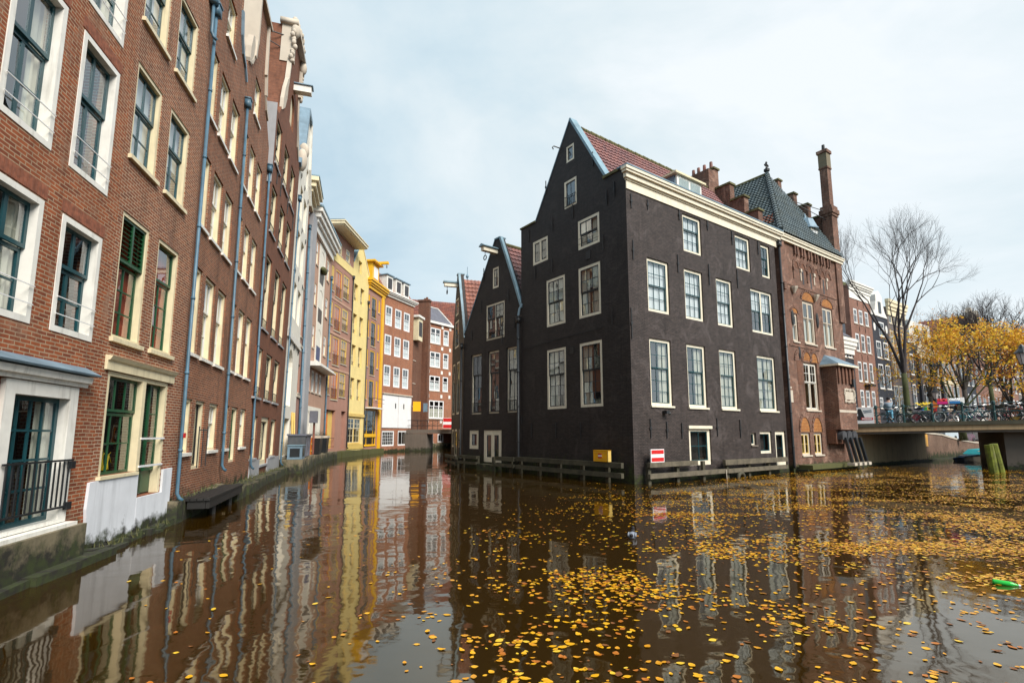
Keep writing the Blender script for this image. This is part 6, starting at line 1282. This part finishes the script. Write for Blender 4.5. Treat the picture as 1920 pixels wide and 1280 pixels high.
def infr(x, y):
    D = y*.99147-2.1*.13036; Uu = -y*.13036-2.1*.99147; return abs(965*x/D) < 985 and 686-965*Uu/D < 1310
cand = [p for p in cand if infr(*p)]
print('floating leaves', len(cand))
meshes = {}
for i, s in enumerate(shapes):
    for j, m in enumerate(lv): meshes[i,j] = s.mesh('leaf', m)
wts = (6,5,3,2,2)
near = []
for x, y in cand[:300]:
    o = bpy.data.objects.new('floating_leaf', meshes[RL.randrange(6), RL.choices(range(5), wts)[0]]); COL.objects.link(o)
    s = RL.choice((.035,.05,.065,.08,.09))*RL.uniform(.85,1.15); o.matrix_basis = Matrix.Translation((x,y,.004)) @ Matrix.Rotation(RL.uniform(0,2*PI),4,'Z') @ Matrix.Rotation(RL.uniform(-.09,.09),4,'X') @ Matrix.Scale(s,4)
    tag(o, 'fallen autumn leaf floating flat on the brown canal water', 'leaf', 'floating autumn leaves')
rest = MB()
for x, y in cand[300:]:
    s = RL.uniform(.035,.09); sh = shapes[RL.randrange(6)]; X = Matrix.Translation((x,y,.004)) @ Matrix.Rotation(RL.uniform(0,2*PI),4,'Z') @ Matrix.Rotation(RL.uniform(-.12,.12),4,'X') @ Matrix.Scale(s,4)
    if y < 14: rest.add([X @ Vector(p) for p in sh.v], sh.f, RL.choices(range(5), wts)[0])
    else: rest.add([X @ Vector(p) for p in ((-.5,0,.03),(-.1,.36,.09),(.5,0,.04),(-.1,-.36,.08))], [(0,1,2,3)], RL.choices(range(5), wts)[0])
tag(obj('floating_leaves', rest, lv, fix=False), 'carpet of small yellow autumn leaves drifting over the far canal water', 'leaves', kind='stuff')
# ------------------------------------------------------------------ water, ground, sky, sun, camera
t = NT('canal_water'); t.b.inputs['Base Color'].default_value = (.026,.0125,.0012,1); t.b.inputs['Roughness'].default_value = .045; t.b.inputs['IOR'].default_value = 2.05; t.b.inputs['Specular Tint'].default_value = (1,.84,.58,1)
mp = t.n('ShaderNodeMapping'); mp.inputs['Scale'].default_value = (1.0,1.0,1.0); t.l(t.co, mp.inputs[0])
n1 = t.noise(1.1, 2, .5, mp.outputs[0], .4); n2 = t.noise(4.5, 2, .5, mp.outputs[0]); n3 = t.noise(.22, 2, .5, mp.outputs[0])
amp = t.mapr(n3, .35, .65, .25, 1.0)
hgt = t.math('MULTIPLY', t.math('ADD', n1, t.math('MULTIPLY', n2, .14)), amp)
bp = t.n('ShaderNodeBump'); bp.inputs['Strength'].default_value = 1.0; bp.inputs['Distance'].default_value = .018; t.l(hgt, bp.inputs['Height']); t.l(bp.outputs[0], t.b.inputs['Normal'])
wm = MB().quad((-60,-40,0),(140,-40,0),(140,160,0),(-60,160,0)); tag(obj('canal_water', wm, t.m, fix=False), None, None, kind='structure')
tag(obj('canal_bed', MB().quad((-900,-900,-.9),(900,-900,-.9),(900,900,-.9),(-900,900,-.9)), M['soil'], fix=False), None, None, kind='structure')
w = bpy.data.worlds.new('World'); SC.world = w; w.use_nodes = True; nt = w.node_tree; nn = nt.nodes; ll = nt.links
bg = nn['Background']; sky = nn.new('ShaderNodeTexSky'); sky.sky_type = 'NISHITA'; sky.sun_disc = False
SE, SA = math.radians(42), math.radians(140); sky.sun_elevation = SE; sky.sun_rotation = SA
tc = nn.new('ShaderNodeTexCoord'); mp = nn.new('ShaderNodeMapping'); mp.inputs['Scale'].default_value = (1.0,1.0,2.0); ll.new(tc.outputs['Generated'], mp.inputs[0])
def wn(sc, det, rg, off):
    x = nn.new('ShaderNodeTexNoise'); x.inputs['Scale'].default_value = sc; x.inputs['Detail'].default_value = det; x.inputs['Roughness'].default_value = rg; x.inputs['Distortion'].default_value = .5
    ll.new(mp.outputs[0], x.inputs['Vector']); return x.outputs['Fac']
def wmath(op, a, b):
    x = nn.new('ShaderNodeMath'); x.operation = op
    for i, v in enumerate((a, b)):
        if isinstance(v, (int, float)): x.inputs[i].default_value = v
        else: ll.new(v, x.inputs[i])
    return x.outputs[0]
dp = nn.new('ShaderNodeVectorMath'); dp.operation = 'DOT_PRODUCT'; ll.new(tc.outputs['Generated'], dp.inputs[0]); dp.inputs[1].default_value = Vector((.62,.45,.75)).normalized()
f = wmath('ADD', wmath('MULTIPLY', dp.outputs['Value'], .85), wmath('MULTIPLY', wmath('SUBTRACT', wn(1.5,7,.58,0), .5), 1.25))
cr = nn.new('ShaderNodeValToRGB'); ll.new(f, cr.inputs[0]); el = cr.color_ramp.elements
el[0].position = .30; el[0].color = (.46,.62,.73,1); el[1].position = .92; el[1].color = (.87,.92,.95,1)
e2 = el.new(.55); e2.color = (.62,.75,.82,1); e3 = el.new(.74); e3.color = (.74,.83,.87,1)
sc_ = nn.new('ShaderNodeVectorMath'); sc_.operation = 'SCALE'; ll.new(cr.outputs[0], sc_.inputs[0]); sc_.inputs['Scale'].default_value = 5.9
mx = nn.new('ShaderNodeMix'); mx.data_type = 'RGBA'; mx.inputs[0].default_value = .95; ll.new(sky.outputs[0], mx.inputs[6]); ll.new(sc_.outputs[0], mx.inputs[7])
ll.new(mx.outputs[2], bg.inputs['Color']); bg.inputs['Strength'].default_value = .10
sl = bpy.data.lights.new('sun', 'SUN'); sl.energy = 2.7; sl.angle = math.radians(30); sl.color = (1,.95,.88); so = bpy.data.objects.new('sun', sl); COL.objects.link(so)
sd = Vector((math.sin(SA)*math.cos(SE), math.cos(SA)*math.cos(SE), math.sin(SE)))
so.rotation_euler = (-sd).to_track_quat('-Z','Y').to_euler()
cam = bpy.data.cameras.new('camera'); co = bpy.data.objects.new('camera', cam); COL.objects.link(co); SC.camera = co
cam.sensor_width = 36; cam.lens = 965/1920*36; cam.shift_y = 46/1920; cam.clip_end = 3000; cam.clip_start = .05
co.location = (0,0,2.1); co.rotation_euler = (math.radians(97.49), 0, 0)
vs = SC.view_settings; vs.view_transform = 'Standard'; vs.look = 'None'; vs.exposure = .90; vs.gamma = 1
SC.cycles.max_bounces = 8; SC.cycles.transparent_max_bounces = 12; SC.cycles.caustics_reflective = False; SC.cycles.caustics_refractive = False; SC.cycles.use_denoising = True
